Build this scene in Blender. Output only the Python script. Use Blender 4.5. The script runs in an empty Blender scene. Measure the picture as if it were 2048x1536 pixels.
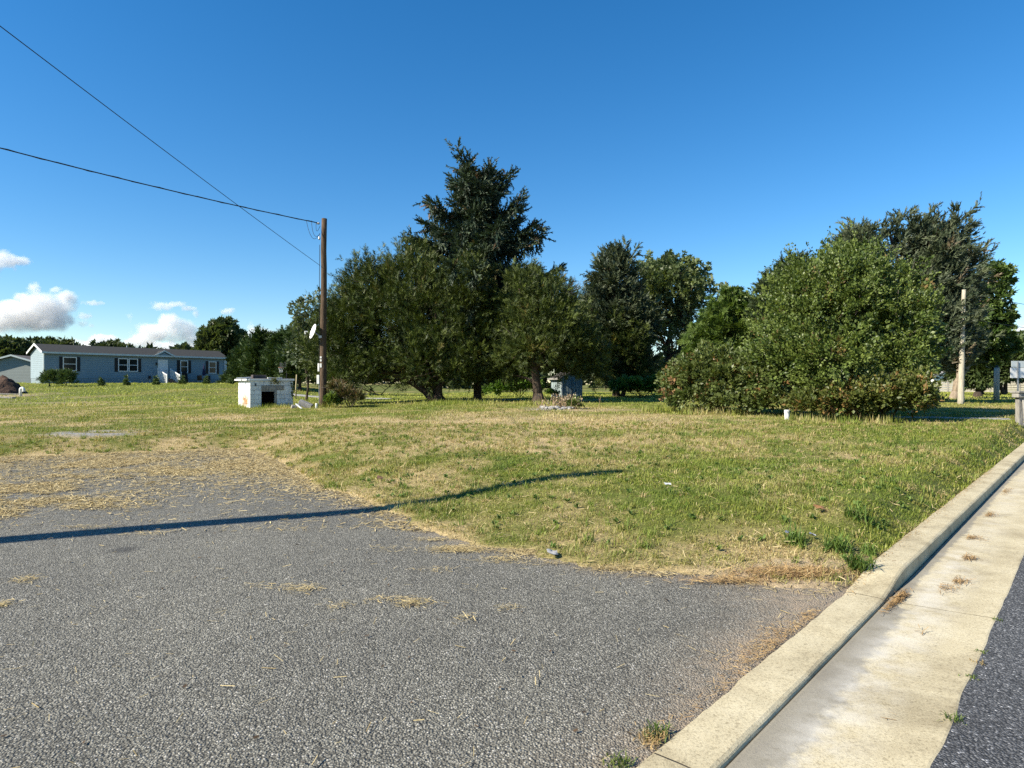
import bpy, bmesh, math
import numpy as np
from mathutils import Vector, Matrix

# ------------------------------------------------------------------ camera, sky, sun, exposure
scene = bpy.context.scene
COL = scene.collection
R = math.radians
F = 1300.0                      # focal length in pixels of the 2048-wide photograph
EYE = 1.6
cam_d = bpy.data.cameras.new('camera')
cam_d.sensor_width = 36.0
cam_d.lens = 36.0 * F / 2048.0
cam_d.clip_start = 0.05
cam_d.clip_end = 30000
cam = bpy.data.objects.new('camera', cam_d)
cam.location = (0, 0, EYE)
cam.rotation_euler = (R(90), 0, 0)
COL.objects.link(cam)
scene.camera = cam

SUN_EL = R(36)
SH = Vector((0.912, 0.410, 0)).normalized()          # the way shadows fall on the ground
TO_SUN = Vector((-SH.x * math.cos(SUN_EL), -SH.y * math.cos(SUN_EL), math.sin(SUN_EL)))
world = bpy.data.worlds.new('World')
scene.world = world
world.use_nodes = True
wn = world.node_tree
wn.nodes.clear()
sky = wn.nodes.new('ShaderNodeTexSky')
sky.sky_type = 'NISHITA'
sky.sun_disc = False
sky.sun_elevation = SUN_EL
sky.sun_rotation = math.atan2(TO_SUN.x, TO_SUN.y)
sky.altitude = 200
sky.air_density = 1.05
sky.dust_density = 0.05
sky.ozone_density = 4.0
hs = wn.nodes.new('ShaderNodeHueSaturation')
hs.inputs['Saturation'].default_value = 1.31
hs.inputs['Value'].default_value = 1.0
bg = wn.nodes.new('ShaderNodeBackground')
bg.inputs['Strength'].default_value = 0.087
wo = wn.nodes.new('ShaderNodeOutputWorld')
wn.links.new(sky.outputs[0], hs.inputs['Color'])
wn.links.new(hs.outputs[0], bg.inputs['Color'])
wn.links.new(bg.outputs[0], wo.inputs['Surface'])

sun_d = bpy.data.lights.new('sun', 'SUN')
sun_d.energy = 5.0
sun_d.angle = R(0.53)
sun_d.color = (1.0, 0.92, 0.77)
sun = bpy.data.objects.new('sun', sun_d)
sun.rotation_euler = TO_SUN.to_track_quat('Z', 'Y').to_euler()
sun.location = (-30, -15, 40)
COL.objects.link(sun)

scene.view_settings.view_transform = 'Standard'
scene.view_settings.look = 'None'
scene.view_settings.exposure = 1.0
scene.view_settings.gamma = 1.0
scene.render.engine = 'CYCLES'
cy = scene.cycles
cy.max_bounces = 8
cy.diffuse_bounces = 3
cy.glossy_bounces = 2
cy.transmission_bounces = 4
cy.transparent_max_bounces = 8
cy.volume_bounces = 3
cy.caustics_reflective = False
cy.caustics_refractive = False
cy.use_denoising = False
try:
    cy.denoiser = 'OPENIMAGEDENOISE'
except Exception:
    pass

# ------------------------------------------------------------------ small maths
def smooth(a, b, x):
    t = np.clip((np.asarray(x, float) - a) / (b - a), 0, 1)
    return t * t * (3 - 2 * t)

def _hash(ix, iy, seed):
    with np.errstate(over='ignore'):
        h = (ix.astype(np.int64) * 374761393 + iy.astype(np.int64) * 668265263 + seed * 1442695041) & 0x7fffffff
        h = ((h ^ (h >> 13)) * 1274126177) & 0x7fffffff
        h = h ^ (h >> 16)
    return (h & 0xffff) / 65535.0

def vnoise(x, y, seed=0):
    x = np.asarray(x, float); y = np.asarray(y, float)
    ix = np.floor(x); iy = np.floor(y)
    fx = x - ix; fy = y - iy
    fx = fx * fx * (3 - 2 * fx); fy = fy * fy * (3 - 2 * fy)
    a = _hash(ix, iy, seed); b = _hash(ix + 1, iy, seed)
    c = _hash(ix, iy + 1, seed); d = _hash(ix + 1, iy + 1, seed)
    return a + (b - a) * fx + (c - a) * fy + (a - b - c + d) * fx * fy

def fbm(x, y, seed=0, octaves=4):
    s = 0; a = 0.5; f = 1.0; n = 0
    for k in range(octaves):
        s = s + a * vnoise(np.asarray(x) * f, np.asarray(y) * f, seed + k * 17); n += a
        a *= 0.5; f *= 2.03
    return s / n

def nrm(v):
    v = np.asarray(v, float)
    return v / np.maximum(np.linalg.norm(v, axis=-1, keepdims=True), 1e-9)

# road frame: s runs along the kerb, t to the road side
ROAD_O = np.array([0.496, 2.708])
ROAD_D = np.array([0.6700, 0.7424])
ROAD_N = np.array([0.7424, -0.6700])
def st_of(x, y):
    dx = np.asarray(x, float) - ROAD_O[0]; dy = np.asarray(y, float) - ROAD_O[1]
    return dx * ROAD_D[0] + dy * ROAD_D[1], dx * ROAD_N[0] + dy * ROAD_N[1]
def xy_of(s, t):
    return ROAD_O[0] + ROAD_D[0] * s + ROAD_N[0] * t, ROAD_O[1] + ROAD_D[1] * s + ROAD_N[1] * t
KW, GW = 0.272, 0.94            # kerb width, far edge of the gutter pan

_ks = xy_of(-14, 0.3); _ke = xy_of(3.0, 0.3)
DRIVE = np.array([_ks, _ke, (2.30, 5.02), (1.84, 5.22), (1.35, 5.38), (0.76, 5.58), (0.26, 6.02), (-0.40, 6.38), (-0.87, 6.92),
                  (-1.25, 7.55), (-1.66, 8.3), (-2.9, 9.9), (-4.4, 12.4), (-5.6, 14.6), (-6.25, 15.75), (-6.9, 15.95), (-9.0, 14.95),
                  (-11.2, 14.1), (-12.2, 13.4), (-9.6, 4.0), (-9.6, -8)])
def drive_sd(x, y):
    x = np.asarray(x, float); y = np.asarray(y, float)
    d2 = np.full(x.shape, 1e18); inside = np.zeros(x.shape, bool)
    n = len(DRIVE)
    for i in range(n):
        ax, ay = DRIVE[i]; bx, by = DRIVE[(i + 1) % n]
        ex, ey = bx - ax, by - ay
        k = np.clip(((x - ax) * ex + (y - ay) * ey) / (ex * ex + ey * ey), 0, 1)
        d2 = np.minimum(d2, (x - ax - k * ex) ** 2 + (y - ay - k * ey) ** 2)
        cond = (ay > y) != (by > y)
        with np.errstate(divide='ignore', invalid='ignore'):
            xi = ax + (y - ay) * ex / (ey if ey != 0 else 1e-9)
        inside ^= cond & (x < xi)
    return np.where(inside, -1, 1) * np.sqrt(d2)

def drive_edge(x, y):
    return drive_sd(x, y) + (fbm(np.asarray(x) * 2.2, np.asarray(y) * 2.2, 5, 3) - 0.5) * 0.34

def kerb_top(s):
    return 0.004 + 0.082 * smooth(2.95, 3.9, s)

def ground_h(x, y):
    x = np.asarray(x, float); y = np.asarray(y, float)
    sd = drive_edge(x, y)
    s, t = st_of(x, y)
    rise = 0.10 + 0.15 * smooth(-8.5, -3.5, x)
    z = -0.05 + 0.078 * smooth(-0.05, 0.12, sd)
    z = z + rise * smooth(0.0, 3.0, sd)
    z = z + 0.0165 * np.clip(y - 9, 0, 24) * smooth(0, 1.5, sd)
    z = z + 1.12 * smooth(33, 66, y) * smooth(-12, -28, x)
    z = z + smooth(0, 2, sd) * ((fbm(x * 0.35, y * 0.35, 11, 3) - 0.5) * 0.10 + (fbm(x * 1.7, y * 1.7, 12, 2) - 0.5) * 0.035)
    z = z + 0.055 * np.exp(-(t / 0.5) ** 2) * smooth(3.0, 4.4, s) * smooth(0, 0.3, sd)
    kt = kerb_top(s) - 0.012
    w = smooth(-0.55, -0.04, t) * smooth(0.1, 0.4, sd)
    z = z * (1 - w) + kt * w
    z = np.where(t > 0.03, -0.32 + 0.35 * smooth(9.4, 10.2, t), z)
    return z
def gz(x, y):
    return float(ground_h(np.array([x]), np.array([y]))[0])

def at(u, v, y):
    """point of the place seen at photo pixel u, v when it is y metres ahead"""
    return np.array([(u - 1024) * y / F, y, EYE + (768 - v) * y / F])
def px(u, y):
    return (u - 1024) * y / F
def on_ground(u, v):
    lo, hi = 2.0, 160.0
    for y in np.concatenate([np.arange(2.0, 30, 0.05), np.arange(30, 160, 0.25)]):
        x = px(u, y)
        if EYE - (v - 768) * y / F <= max(gz(x, y), 0.0 if y < 17 else -9):
            return x, float(y)
    return px(u, 60), 60.0

# ------------------------------------------------------------------ building helpers
def tag(o, label=None, cat=None, group=None, kind=None):
    if label: o['label'] = label
    if cat: o['category'] = cat
    if group: o['group'] = group
    if kind: o['kind'] = kind
    return o

def empty(name, loc=(0, 0, 0), rz=0.0, label=None, cat=None, group=None, kind=None):
    o = bpy.data.objects.new(name, None)
    o.empty_display_size = 0.2
    o.location = loc; o.rotation_euler = (0, 0, rz)
    COL.objects.link(o)
    return tag(o, label, cat, group, kind)

def np_mesh(name, V, T, mat, parent=None, col=None, extra=None, smooth_shade=False):
    V = np.ascontiguousarray(V, np.float32); T = np.ascontiguousarray(T, np.int32)
    k = T.shape[1]
    me = bpy.data.meshes.new(name)
    me.vertices.add(len(V)); me.vertices.foreach_set('co', V.ravel())
    me.loops.add(T.size); me.loops.foreach_set('vertex_index', T.ravel())
    me.polygons.add(len(T))
    me.polygons.foreach_set('loop_start', np.arange(0, T.size, k, dtype=np.int32))
    me.polygons.foreach_set('loop_total', np.full(len(T), k, np.int32))
    if smooth_shade:
        me.polygons.foreach_set('use_smooth', np.ones(len(T), bool))
    if col is not None:
        a = me.attributes.new('col', 'FLOAT_COLOR', 'POINT')
        c = np.ones((len(V), 4), np.float32); c[:, :3] = col
        a.data.foreach_set('color', c.ravel())
    for key, arr in (extra or {}).items():
        a = me.attributes.new(key, 'FLOAT', 'POINT')
        a.data.foreach_set('value', np.ascontiguousarray(arr, np.float32))
    me.update(calc_edges=True)
    if mat: me.materials.append(mat)
    o = bpy.data.objects.new(name, me)
    COL.objects.link(o)
    if parent: o.parent = parent
    return o

class MB:
    """collects solid pieces for ONE mesh object"""
    def __init__(self): self.v = []; self.f = []
    def _add(self, vs, fs):
        n = len(self.v); self.v += [tuple(p) for p in vs]; self.f += [tuple(i + n for i in q) for q in fs]; return self
    def box(self, x0, x1, y0, y1, z0, z1):
        return self._add([(x0, y0, z0), (x1, y0, z0), (x1, y1, z0), (x0, y1, z0), (x0, y0, z1), (x1, y0, z1), (x1, y1, z1), (x0, y1, z1)],
                         [(3, 2, 1, 0), (4, 5, 6, 7), (0, 1, 5, 4), (1, 2, 6, 5), (2, 3, 7, 6), (3, 0, 4, 7)])
    def obox(self, c, sx, sy, sz, M):
        M = M if M is not None else Matrix.Identity(3)
        vs = []
        for dz in (-.5, .5):
            for dx, dy in ((-.5, -.5), (.5, -.5), (.5, .5), (-.5, .5)):
                vs.append(Vector(c) + M @ Vector((dx * sx, dy * sy, dz * sz)))
        return self._add(vs, [(3, 2, 1, 0), (4, 5, 6, 7), (0, 1, 5, 4), (1, 2, 6, 5), (2, 3, 7, 6), (3, 0, 4, 7)])
    def prism(self, poly, y0, y1):
        """polygon given in x, z, pushed from y0 to y1"""
        n = len(poly)
        vs = [(p[0], y0, p[1]) for p in poly] + [(p[0], y1, p[1]) for p in poly]
        fs = [tuple(range(n)), tuple(range(2 * n - 1, n - 1, -1))] + [(i, i + n, (i + 1) % n + n, (i + 1) % n) for i in range(n)]
        return self._add(vs, fs)
    def prism_x(self, poly, x0, x1):
        n = len(poly)
        vs = [(x0, p[0], p[1]) for p in poly] + [(x1, p[0], p[1]) for p in poly]
        fs = [tuple(range(n - 1, -1, -1)), tuple(range(n, 2 * n))] + [(i, (i + 1) % n, (i + 1) % n + n, i + n) for i in range(n)]
        return self._add(vs, fs)
    def tube(self, pts, rad, seg=8, caps=True):
        pts = [Vector(p) for p in pts]
        if not hasattr(rad, '__len__'): rad = [rad] * len(pts)
        rings = []; prev = None
        for i, p in enumerate(pts):
            d = (pts[min(i + 1, len(pts) - 1)] - pts[max(i - 1, 0)]).normalized()
            if prev is None:
                a = Vector((1, 0, 0)) if abs(d.x) < 0.8 else Vector((0, 1, 0))
                a = (a - d * a.dot(d)).normalized()
            else:
                a = (prev - d * prev.dot(d))
                a = a.normalized() if a.length > 1e-6 else d.orthogonal().normalized()
            prev = a; b = d.cross(a)
            rings.append([p + (a * math.cos(2 * math.pi * k / seg) + b * math.sin(2 * math.pi * k / seg)) * rad[i] for k in range(seg)])
        vs = [q for r_ in rings for q in r_]
        fs = []
        for i in range(len(pts) - 1):
            for k in range(seg):
                fs.append((i * seg + k, i * seg + (k + 1) % seg, (i + 1) * seg + (k + 1) % seg, (i + 1) * seg + k))
        if caps:
            fs.append(tuple(range(seg - 1, -1, -1))); n = (len(pts) - 1) * seg
            fs.append(tuple(range(n, n + seg)))
        return self._add(vs, fs)
    def lathe(self, prof, c=(0, 0, 0), seg=16, M=None):
        M = M or Matrix.Identity(3)
        vs = []
        for r_, z in prof:
            for k in range(seg):
                a = 2 * math.pi * k / seg
                vs.append(Vector(c) + M @ Vector((r_ * math.cos(a), r_ * math.sin(a), z)))
        fs = []
        for i in range(len(prof) - 1):
            for k in range(seg):
                fs.append((i * seg + k, i * seg + (k + 1) % seg, (i + 1) * seg + (k + 1) % seg, (i + 1) * seg + k))
        fs.append(tuple(range(seg - 1, -1, -1))); n = (len(prof) - 1) * seg
        fs.append(tuple(range(n, n + seg)))
        return self._add(vs, fs)
    def build(self, name, mat, parent=None, smooth_shade=False, bevel=0.0):
        me = bpy.data.meshes.new(name)
        me.from_pydata(self.v, [], self.f)
        bm = bmesh.new(); bm.from_mesh(me)
        bmesh.ops.recalc_face_normals(bm, faces=bm.faces)
        if bevel > 0:
            bmesh.ops.bevel(bm, geom=list(bm.edges), offset=bevel, segments=1, affect='EDGES', profile=0.5)
        bm.to_mesh(me); bm.free()
        if smooth_shade:
            for p in me.polygons: p.use_smooth = True
        if mat: me.materials.append(mat)
        o = bpy.data.objects.new(name, me)
        COL.objects.link(o)
        if parent: o.parent = parent
        return o

# ------------------------------------------------------------------ materials
class NT:
    def __init__(self, name):
        self.m = bpy.data.materials.new(name); self.m.use_nodes = True
        self.t = self.m.node_tree; self.t.nodes.clear()
        self.out = self.t.nodes.new('ShaderNodeOutputMaterial')
    def n(self, typ, **kw):
        nd = self.t.nodes.new('ShaderNode' + typ)
        for k, v in kw.items():
            if hasattr(nd, k) and k not in ('inputs',): setattr(nd, k, v)
        return nd
    def l(self, a, b): self.t.links.new(a, b)
    def coord(self, kind='Object'):
        return self.n('TexCoord').outputs[kind]
    def noise(self, scale, detail=4, rough=0.6, vec=None, dist=0.0):
        nd = self.n('TexNoise'); nd.inputs['Scale'].default_value = scale; nd.inputs['Detail'].default_value = detail
        nd.inputs['Roughness'].default_value = rough; nd.inputs['Distortion'].default_value = dist
        if vec is not None: self.l(vec, nd.inputs['Vector'])
        return nd.outputs['Fac']
    def ramp(self, fac, stops):
        nd = self.n('ValToRGB'); e = nd.color_ramp.elements
        while len(e) < len(stops): e.new(0.5)
        for k, (p, c) in enumerate(stops):
            e[k].position = p; e[k].color = (*c, 1) if len(c) == 3 else c
        self.l(fac, nd.inputs[0]); return nd.outputs[0]
    def mix(self, fac, a, b, blend='MIX'):
        nd = self.n('Mix', data_type='RGBA', blend_type=blend)
        for s, i in ((fac, 0), (a, 6), (b, 7)):
            if isinstance(s, (int, float)): nd.inputs[i].default_value = s
            elif isinstance(s, tuple): nd.inputs[i].default_value = (*s, 1)
            else: self.l(s, nd.inputs[i])
        return nd.outputs[2]
    def math(self, op, a, b=0.0, c=0.0):
        nd = self.n('Math', operation=op)
        for i, s in enumerate((a, b, c)):
            if isinstance(s, (int, float)): nd.inputs[i].default_value = s
            else: self.l(s, nd.inputs[i])
        return nd.outputs[0]
    def attr(self, name): return self.n('Attribute', attribute_name=name)
    def principled(self, col, rough=0.8, bump=None, bump_d=0.01, bump_s=0.5, metallic=0.0, spec=0.4):
        p = self.n('BsdfPrincipled')
        if isinstance(col, tuple): p.inputs['Base Color'].default_value = (*col, 1)
        else: self.l(col, p.inputs['Base Color'])
        if isinstance(rough, (int, float)): p.inputs['Roughness'].default_value = rough
        else: self.l(rough, p.inputs['Roughness'])
        p.inputs['Metallic'].default_value = metallic
        p.inputs['Specular IOR Level'].default_value = spec
        if bump is not None:
            b = self.n('Bump'); b.inputs['Strength'].default_value = bump_s; b.inputs['Distance'].default_value = bump_d
            self.l(bump, b.inputs['Height']); self.l(b.outputs[0], p.inputs['Normal'])
        return p
    def done(self, sh):
        self.l(sh.outputs[0] if hasattr(sh, 'outputs') else sh, self.out.inputs['Surface']); return self.m

def worn(name, col, col2=None, scale=3.0, rough=0.8, amount=0.35, bump=0.004, dirt=None, bscale=None, spec=0.35, metallic=0.0):
    t = NT(name); c = t.coord()
    f = t.noise(scale, 5, 0.65, c)
    col2 = col2 or tuple(x * 0.6 for x in col)
    a = t.ramp(f, [(0.35, col2), (0.35 + amount, col)])
    if dirt:
        g = t.noise(scale * 2.7, 6, 0.7, c)
        a = t.mix(t.ramp(g, [(0.52, (0, 0, 0)), (0.66, (1, 1, 1))]), a, dirt)
    return t.done(t.principled(a, rough, t.noise(bscale or scale * 12, 4, 0.6, c), bump, 0.6, metallic, spec))

def foliage_mat(name, rough=0.5, trans=0.3, spec=0.35, tint=(1.15, 1.2, 0.55)):
    t = NT(name); a = t.attr('col').outputs['Color']
    p = t.principled(a, rough, spec=spec)
    tr = t.n('BsdfTranslucent'); t.l(t.mix(1.0, a, tint, 'MULTIPLY'), tr.inputs['Color'])
    m = t.n('MixShader'); m.inputs[0].default_value = trans
    t.l(p.outputs[0], m.inputs[1]); t.l(tr.outputs[0], m.inputs[2])
    return t.done(m)

def siding_mat(name, col, pitch, col2=None):
    """lapped boards too fine to pick apart: relief only"""
    t = NT(name); c = t.coord()
    s = t.n('SeparateXYZ'); t.l(c, s.inputs[0])
    saw = t.math('FRACT', t.math('MULTIPLY', s.outputs['Z'], 1.0 / pitch))
    f = t.noise(1.3, 4, 0.6, c)
    a = t.ramp(f, [(0.3, col2 or tuple(x * 0.88 for x in col)), (0.7, col)])
    return t.done(t.principled(a, 0.6, t.math('SUBTRACT', 1.0, saw), 0.05, 1.0))

M = {}
def asphalt(name, lo, hi, speck, drive=False):
    t = NT(name); g = t.n('NewGeometry'); c = g.outputs['Position']
    v = t.n('TexVoronoi'); v.inputs['Scale'].default_value = 88; t.l(c, v.inputs['Vector'])
    v2 = t.n('TexVoronoi'); v2.inputs['Scale'].default_value = 170; t.l(c, v2.inputs['Vector'])
    cellr = t.n('SeparateColor'); t.l(v.outputs['Color'], cellr.inputs[0])
    cell2 = t.n('SeparateColor'); t.l(v2.outputs['Color'], cell2.inputs[0])
    stone = t.ramp(cellr.outputs[0], [(0.0, lo), (0.55, tuple(x * 0.5 + y * 0.5 for x, y in zip(lo, hi))), (0.93, hi), (0.985, speck)])
    fine = t.ramp(cell2.outputs[1], [(0.1, (0.55, 0.55, 0.55)), (0.9, (1.45, 1.45, 1.45))])
    a = t.mix(0.75, stone, fine, 'MULTIPLY')
    gap = t.ramp(v.outputs['Distance'], [(0.35, (1, 1, 1)), (0.62, (0.35, 0.35, 0.35))])
    a = t.mix(0.8, a, gap, 'MULTIPLY')
    big = t.noise(0.55, 5, 0.6, c)
    a = t.mix(0.6, a, t.ramp(big, [(0.3, (0.72, 0.72, 0.74)), (0.7, (1.22, 1.21, 1.18))]), 'MULTIPLY')
    med = t.noise(4.5, 4, 0.7, c)
    a = t.mix(0.5, a, t.ramp(med, [(0.3, (0.8, 0.8, 0.8)), (0.7, (1.2, 1.2, 1.2))]), 'MULTIPLY')
    if drive:
        d = t.attr('sand').outputs['Fac']
        sn = t.noise(9, 5, 0.7, c)
        k = t.math('MULTIPLY', d, t.ramp(sn, [(0.3, (0.15, 0.15, 0.15)), (0.62, (1, 1, 1))]))
        a = t.mix(k, a, (0.30, 0.235, 0.165))
        o = t.attr('oil').outputs['Fac']
        a = t.mix(o, a, (0.025, 0.025, 0.027))
    h = t.math('SUBTRACT', 1.0, v.outputs['Distance'])
    return t.done(t.principled(a, 0.88, h, 0.010, 0.85, spec=0.3))
M['drive'] = asphalt('driveway_asphalt', (0.1075, 0.1026, 0.0859), (0.3096, 0.2966, 0.2475), (0.4476, 0.4260, 0.3754), True)
M['road'] = asphalt('road_asphalt', (0.0595, 0.0612, 0.0646), (0.1785, 0.1802, 0.1827), (0.4250, 0.4250, 0.4250))

def concrete_mat(name, kind):
    t = NT(name); g = t.n('NewGeometry'); c = g.outputs['Position']
    f = t.noise(2.3, 6, 0.65, c)
    a = t.ramp(f, [(0.28, (0.3440, 0.2880, 0.1800)), (0.5, (0.4640, 0.4000, 0.2600)), (0.75, (0.5520, 0.4880, 0.3360))])
    p = t.noise(85, 3, 0.7, c)
    a = t.mix(0.85, a, t.ramp(p, [(0.33, (0.55, 0.53, 0.5)), (0.48, (1, 1, 1)), (0.7, (1.15, 1.15, 1.15))]), 'MULTIPLY')
    st = t.noise(1.1, 6, 0.72, c, 0.6)
    a = t.mix(0.7, a, t.ramp(st, [(0.36, (0.62, 0.60, 0.57)), (0.5, (1, 1, 1))]), 'MULTIPLY')
    dots = t.noise(28, 2, 0.5, c)
    a = t.mix(0.6, a, t.ramp(dots, [(0.27, (0.5, 0.47, 0.43)), (0.36, (1, 1, 1))]), 'MULTIPLY')
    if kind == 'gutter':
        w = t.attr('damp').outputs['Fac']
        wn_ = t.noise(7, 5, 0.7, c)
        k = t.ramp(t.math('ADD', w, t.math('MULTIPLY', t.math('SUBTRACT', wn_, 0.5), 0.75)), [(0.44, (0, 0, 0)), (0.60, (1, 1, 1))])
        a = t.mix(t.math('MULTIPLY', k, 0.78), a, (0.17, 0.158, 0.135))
        pale = t.noise(3.1, 5, 0.7, c)
        e = t.attr('pale').outputs['Fac']
        a = t.mix(t.math('MULTIPLY', e, t.ramp(pale, [(0.38, (0, 0, 0)), (0.6, (0.75, 0.75, 0.75))])), a, (0.5950, 0.5695, 0.5100))
    h = t.mix(0.5, t.noise(140, 3, 0.6, c), t.noise(14, 4, 0.6, c))
    return t.done(t.principled(a, 0.85, h, 0.006, 0.7, spec=0.3))
M['kerb'] = concrete_mat('kerb_concrete', 'kerb')
M['gutter'] = concrete_mat('gutter_concrete', 'gutter')

def ground_mat():
    t = NT('lawn_ground'); g = t.n('NewGeometry'); c = g.outputs['Position']
    dry = t.attr('dry').outputs['Fac']; bare = t.attr('bare').outputs['Fac']; stone = t.attr('stone').outputs['Fac']
    n1 = t.noise(26, 5, 0.75, c); n2 = t.noise(3.0, 5, 0.7, c)
    k = t.math('ADD', dry, t.math('MULTIPLY', t.math('SUBTRACT', n2, 0.5), 0.7))
    a = t.ramp(k, [(0.15, (0.1200, 0.1400, 0.0320)), (0.4, (0.2080, 0.1880, 0.0640)), (0.65, (0.3360, 0.2640, 0.1280)), (0.95, (0.4400, 0.3360, 0.1760))])
    a = t.mix(0.9, a, t.ramp(n1, [(0.28, (0.35, 0.35, 0.35)), (0.5, (0.95, 0.95, 0.95)), (0.72, (1.5, 1.5, 1.45))]), 'MULTIPLY')
    a = t.mix(bare, a, t.ramp(n1, [(0.3, (0.22, 0.155, 0.095)), (0.7, (0.50, 0.40, 0.27))]))
    a = t.mix(stone, a, t.ramp(n1, [(0.3, (0.10, 0.10, 0.10)), (0.7, (0.42, 0.41, 0.40))]))
    return t.done(t.principled(a, 0.95, n1, 0.03, 0.8, spec=0.1))
M['ground'] = ground_mat()
M['grass'] = foliage_mat('grass_blades', 0.6, 0.28, 0.25)
M['straw'] = foliage_mat('straw_clippings', 0.7, 0.10, 0.2, (1.1, 1.0, 0.8))
M['needle'] = foliage_mat('conifer_needles', 0.55, 0.12, 0.30)
M['leaf'] = foliage_mat('broad_leaves', 0.45, 0.30, 0.40)
M['gloss_leaf'] = foliage_mat('glossy_vine_leaves', 0.45, 0.28, 0.38)

def bark_mat(name, lo, hi, sx=14.0):
    t = NT(name); c = t.coord()
    mp = t.n('Mapping'); mp.inputs['Scale'].default_value = (sx, sx, 2.2); t.l(c, mp.inputs['Vector'])
    f = t.noise(1.0, 6, 0.7, mp.outputs[0], 0.4)
    return t.done(t.principled(t.ramp(f, [(0.3, lo), (0.68, hi)]), 0.9, f, 0.03, 0.9, spec=0.2))
M['bark'] = bark_mat('dark_bark', (0.022, 0.016, 0.012), (0.10, 0.075, 0.055))
M['bark_pale'] = bark_mat('pale_bark', (0.13, 0.10, 0.07), (0.36, 0.29, 0.21))
M['bark_dead'] = bark_mat('dead_twig_bark', (0.07, 0.055, 0.045), (0.24, 0.20, 0.17))
M['pole_dark'] = bark_mat('creosoted_pole', (0.030, 0.020, 0.013), (0.135, 0.092, 0.060), 16)
M['pole_pale'] = bark_mat('weathered_pole', (0.27, 0.245, 0.19), (0.50, 0.46, 0.36), 12)
M['wood_grey'] = bark_mat('weathered_board', (0.15, 0.14, 0.125), (0.36, 0.34, 0.30), 9)
M['cable'] = worn('black_cable', (0.02, 0.02, 0.022), rough=0.6)
M['metal'] = worn('galvanised_metal', (0.45, 0.46, 0.47), rough=0.45, metallic=0.6, bump=0.001)
M['white_pvc'] = worn('white_plastic', (0.82, 0.82, 0.79), (0.66, 0.65, 0.60), 4, 0.45, bump=0.001)
M['white_trim'] = worn('white_paint', (0.80, 0.80, 0.79), (0.68, 0.68, 0.66), 2, 0.5, bump=0.001)
M['gravel'] = worn('gravel', (0.46, 0.44, 0.41), (0.20, 0.19, 0.18), 9, 0.95, 0.4, 0.02, bscale=40)

# ------------------------------------------------------------------ lawn colour map (true colour of the turf, not shade)
def blob(x, y, cx, cy, rx, ry, soft=0.5):
    d = np.sqrt(((x - cx) / rx) ** 2 + ((y - cy) / ry) ** 2)
    return 1 - smooth(1 - soft, 1 + soft, d)

def dryness(x, y):
    x = np.asarray(x, float); y = np.asarray(y, float)
    d = 0.43 + (fbm(x * 0.30, y * 0.30, 31, 4) - 0.5) * 1.0 + (fbm(x * 1.3, y * 1.3, 37, 3) - 0.5) * 1.25
    d = d + 0.34 * blob(x, y, 0.5, 18.5, 6.0, 5.2, 0.6)
    d = d + 0.20 * blob(x, y, -3.0, 14.0, 2.6, 3.0, 0.6) + 0.22 * blob(x, y, -17, 22, 5.5, 2.6, 0.6)
    d = d + 0.30 * np.exp(-np.clip(drive_edge(x, y), 0, 9) / 0.16)
    d = d - 0.20 * blob(x, y, 4.6, 8.6, 2.4, 2.4, 0.7) - 0.16 * blob(x, y, 1.6, 7.6, 2.0, 1.4, 0.7)
    d = d - 0.14 * blob(x, y, 9.5, 13.5, 4, 4, 0.7)
    d = d - 0.26 * smooth(25, 40, y)
    s, t = st_of(x, y)
    d = d + 0.38 * blob(x, y, 2.45, 5.5, 0.9, 0.5, 0.6)
    return np.clip(d, 0.0, 1.0)

def bareness(x, y):
    n = fbm(np.asarray(x) * 1.1, np.asarray(y) * 1.1, 51, 4)
    b = blob(x, y, 2.6, 26.5, 2.6, 1.5, 0.5) + blob(x, y, -28.5, 37.0, 6.0, 2.4, 0.5) * 0.85 + blob(x, y, -33, 43, 5.0, 2.5, 0.5)
    b = b + 0.55 * blob(x, y, 1.5, 19.5, 4.5, 2.4, 0.6)
    b = b + 0.9 * blob(x, y, 29.0, 44.0, 12, 4.0, 0.5)
    b = b * smooth(0.36, 0.60, n) + 0.9 * blob(x, y, 2.35, 5.35, 0.75, 0.35, 0.5)
    return np.clip(b, 0, 1)

def stoniness(x, y):
    n = fbm(np.asarray(x) * 2.1, np.asarray(y) * 2.1, 57, 3)
    return np.clip(blob(x, y, -11.2, 17.6, 1.25, 1.0, 0.4) * smooth(0.3, 0.5, n) + blob(x, y, 1.75, 26.3, 1.1, 0.6, 0.4) * smooth(0.35, 0.55, n), 0, 1)

# ------------------------------------------------------------------ ground, road, kerb
def axis(lo, a, b, hi, step, grow):
    c = list(np.arange(a, b + 1e-6, step))
    x, d = a, step
    while x > lo: d *= grow; x -= d; c.insert(0, x)
    x, d = c[-1], step
    while x < hi: d *= grow; x += d; c.append(x)
    return np.array(c)
gx = axis(-900, -13.5, 13.5, 900, 0.125, 1.11)
gy = axis(-200, 1.0, 17.5, 1600, 0.125, 1.10)
GX, GY = np.meshgrid(gx, gy, indexing='ij')
gx_, gy_ = GX.ravel(), GY.ravel()
GZ = ground_h(gx_, gy_)
ny = len(gy)
ii, jj = np.meshgrid(np.arange(len(gx) - 1), np.arange(ny - 1), indexing='ij')
b0 = (ii * ny + jj).ravel()
Q = np.stack([b0, b0 + ny, b0 + ny + 1, b0 + 1], 1)
g_obj = np_mesh('ground', np.stack([gx_, gy_, GZ], 1), Q, M['ground'],
                extra={'dry': dryness(gx_, gy_), 'bare': bareness(gx_, gy_), 'stone': stoniness(gx_, gy_)}, smooth_shade=True)
tag(g_obj, 'mown lawn of mixed green and straw coloured grass', None, None, 'structure')

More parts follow.
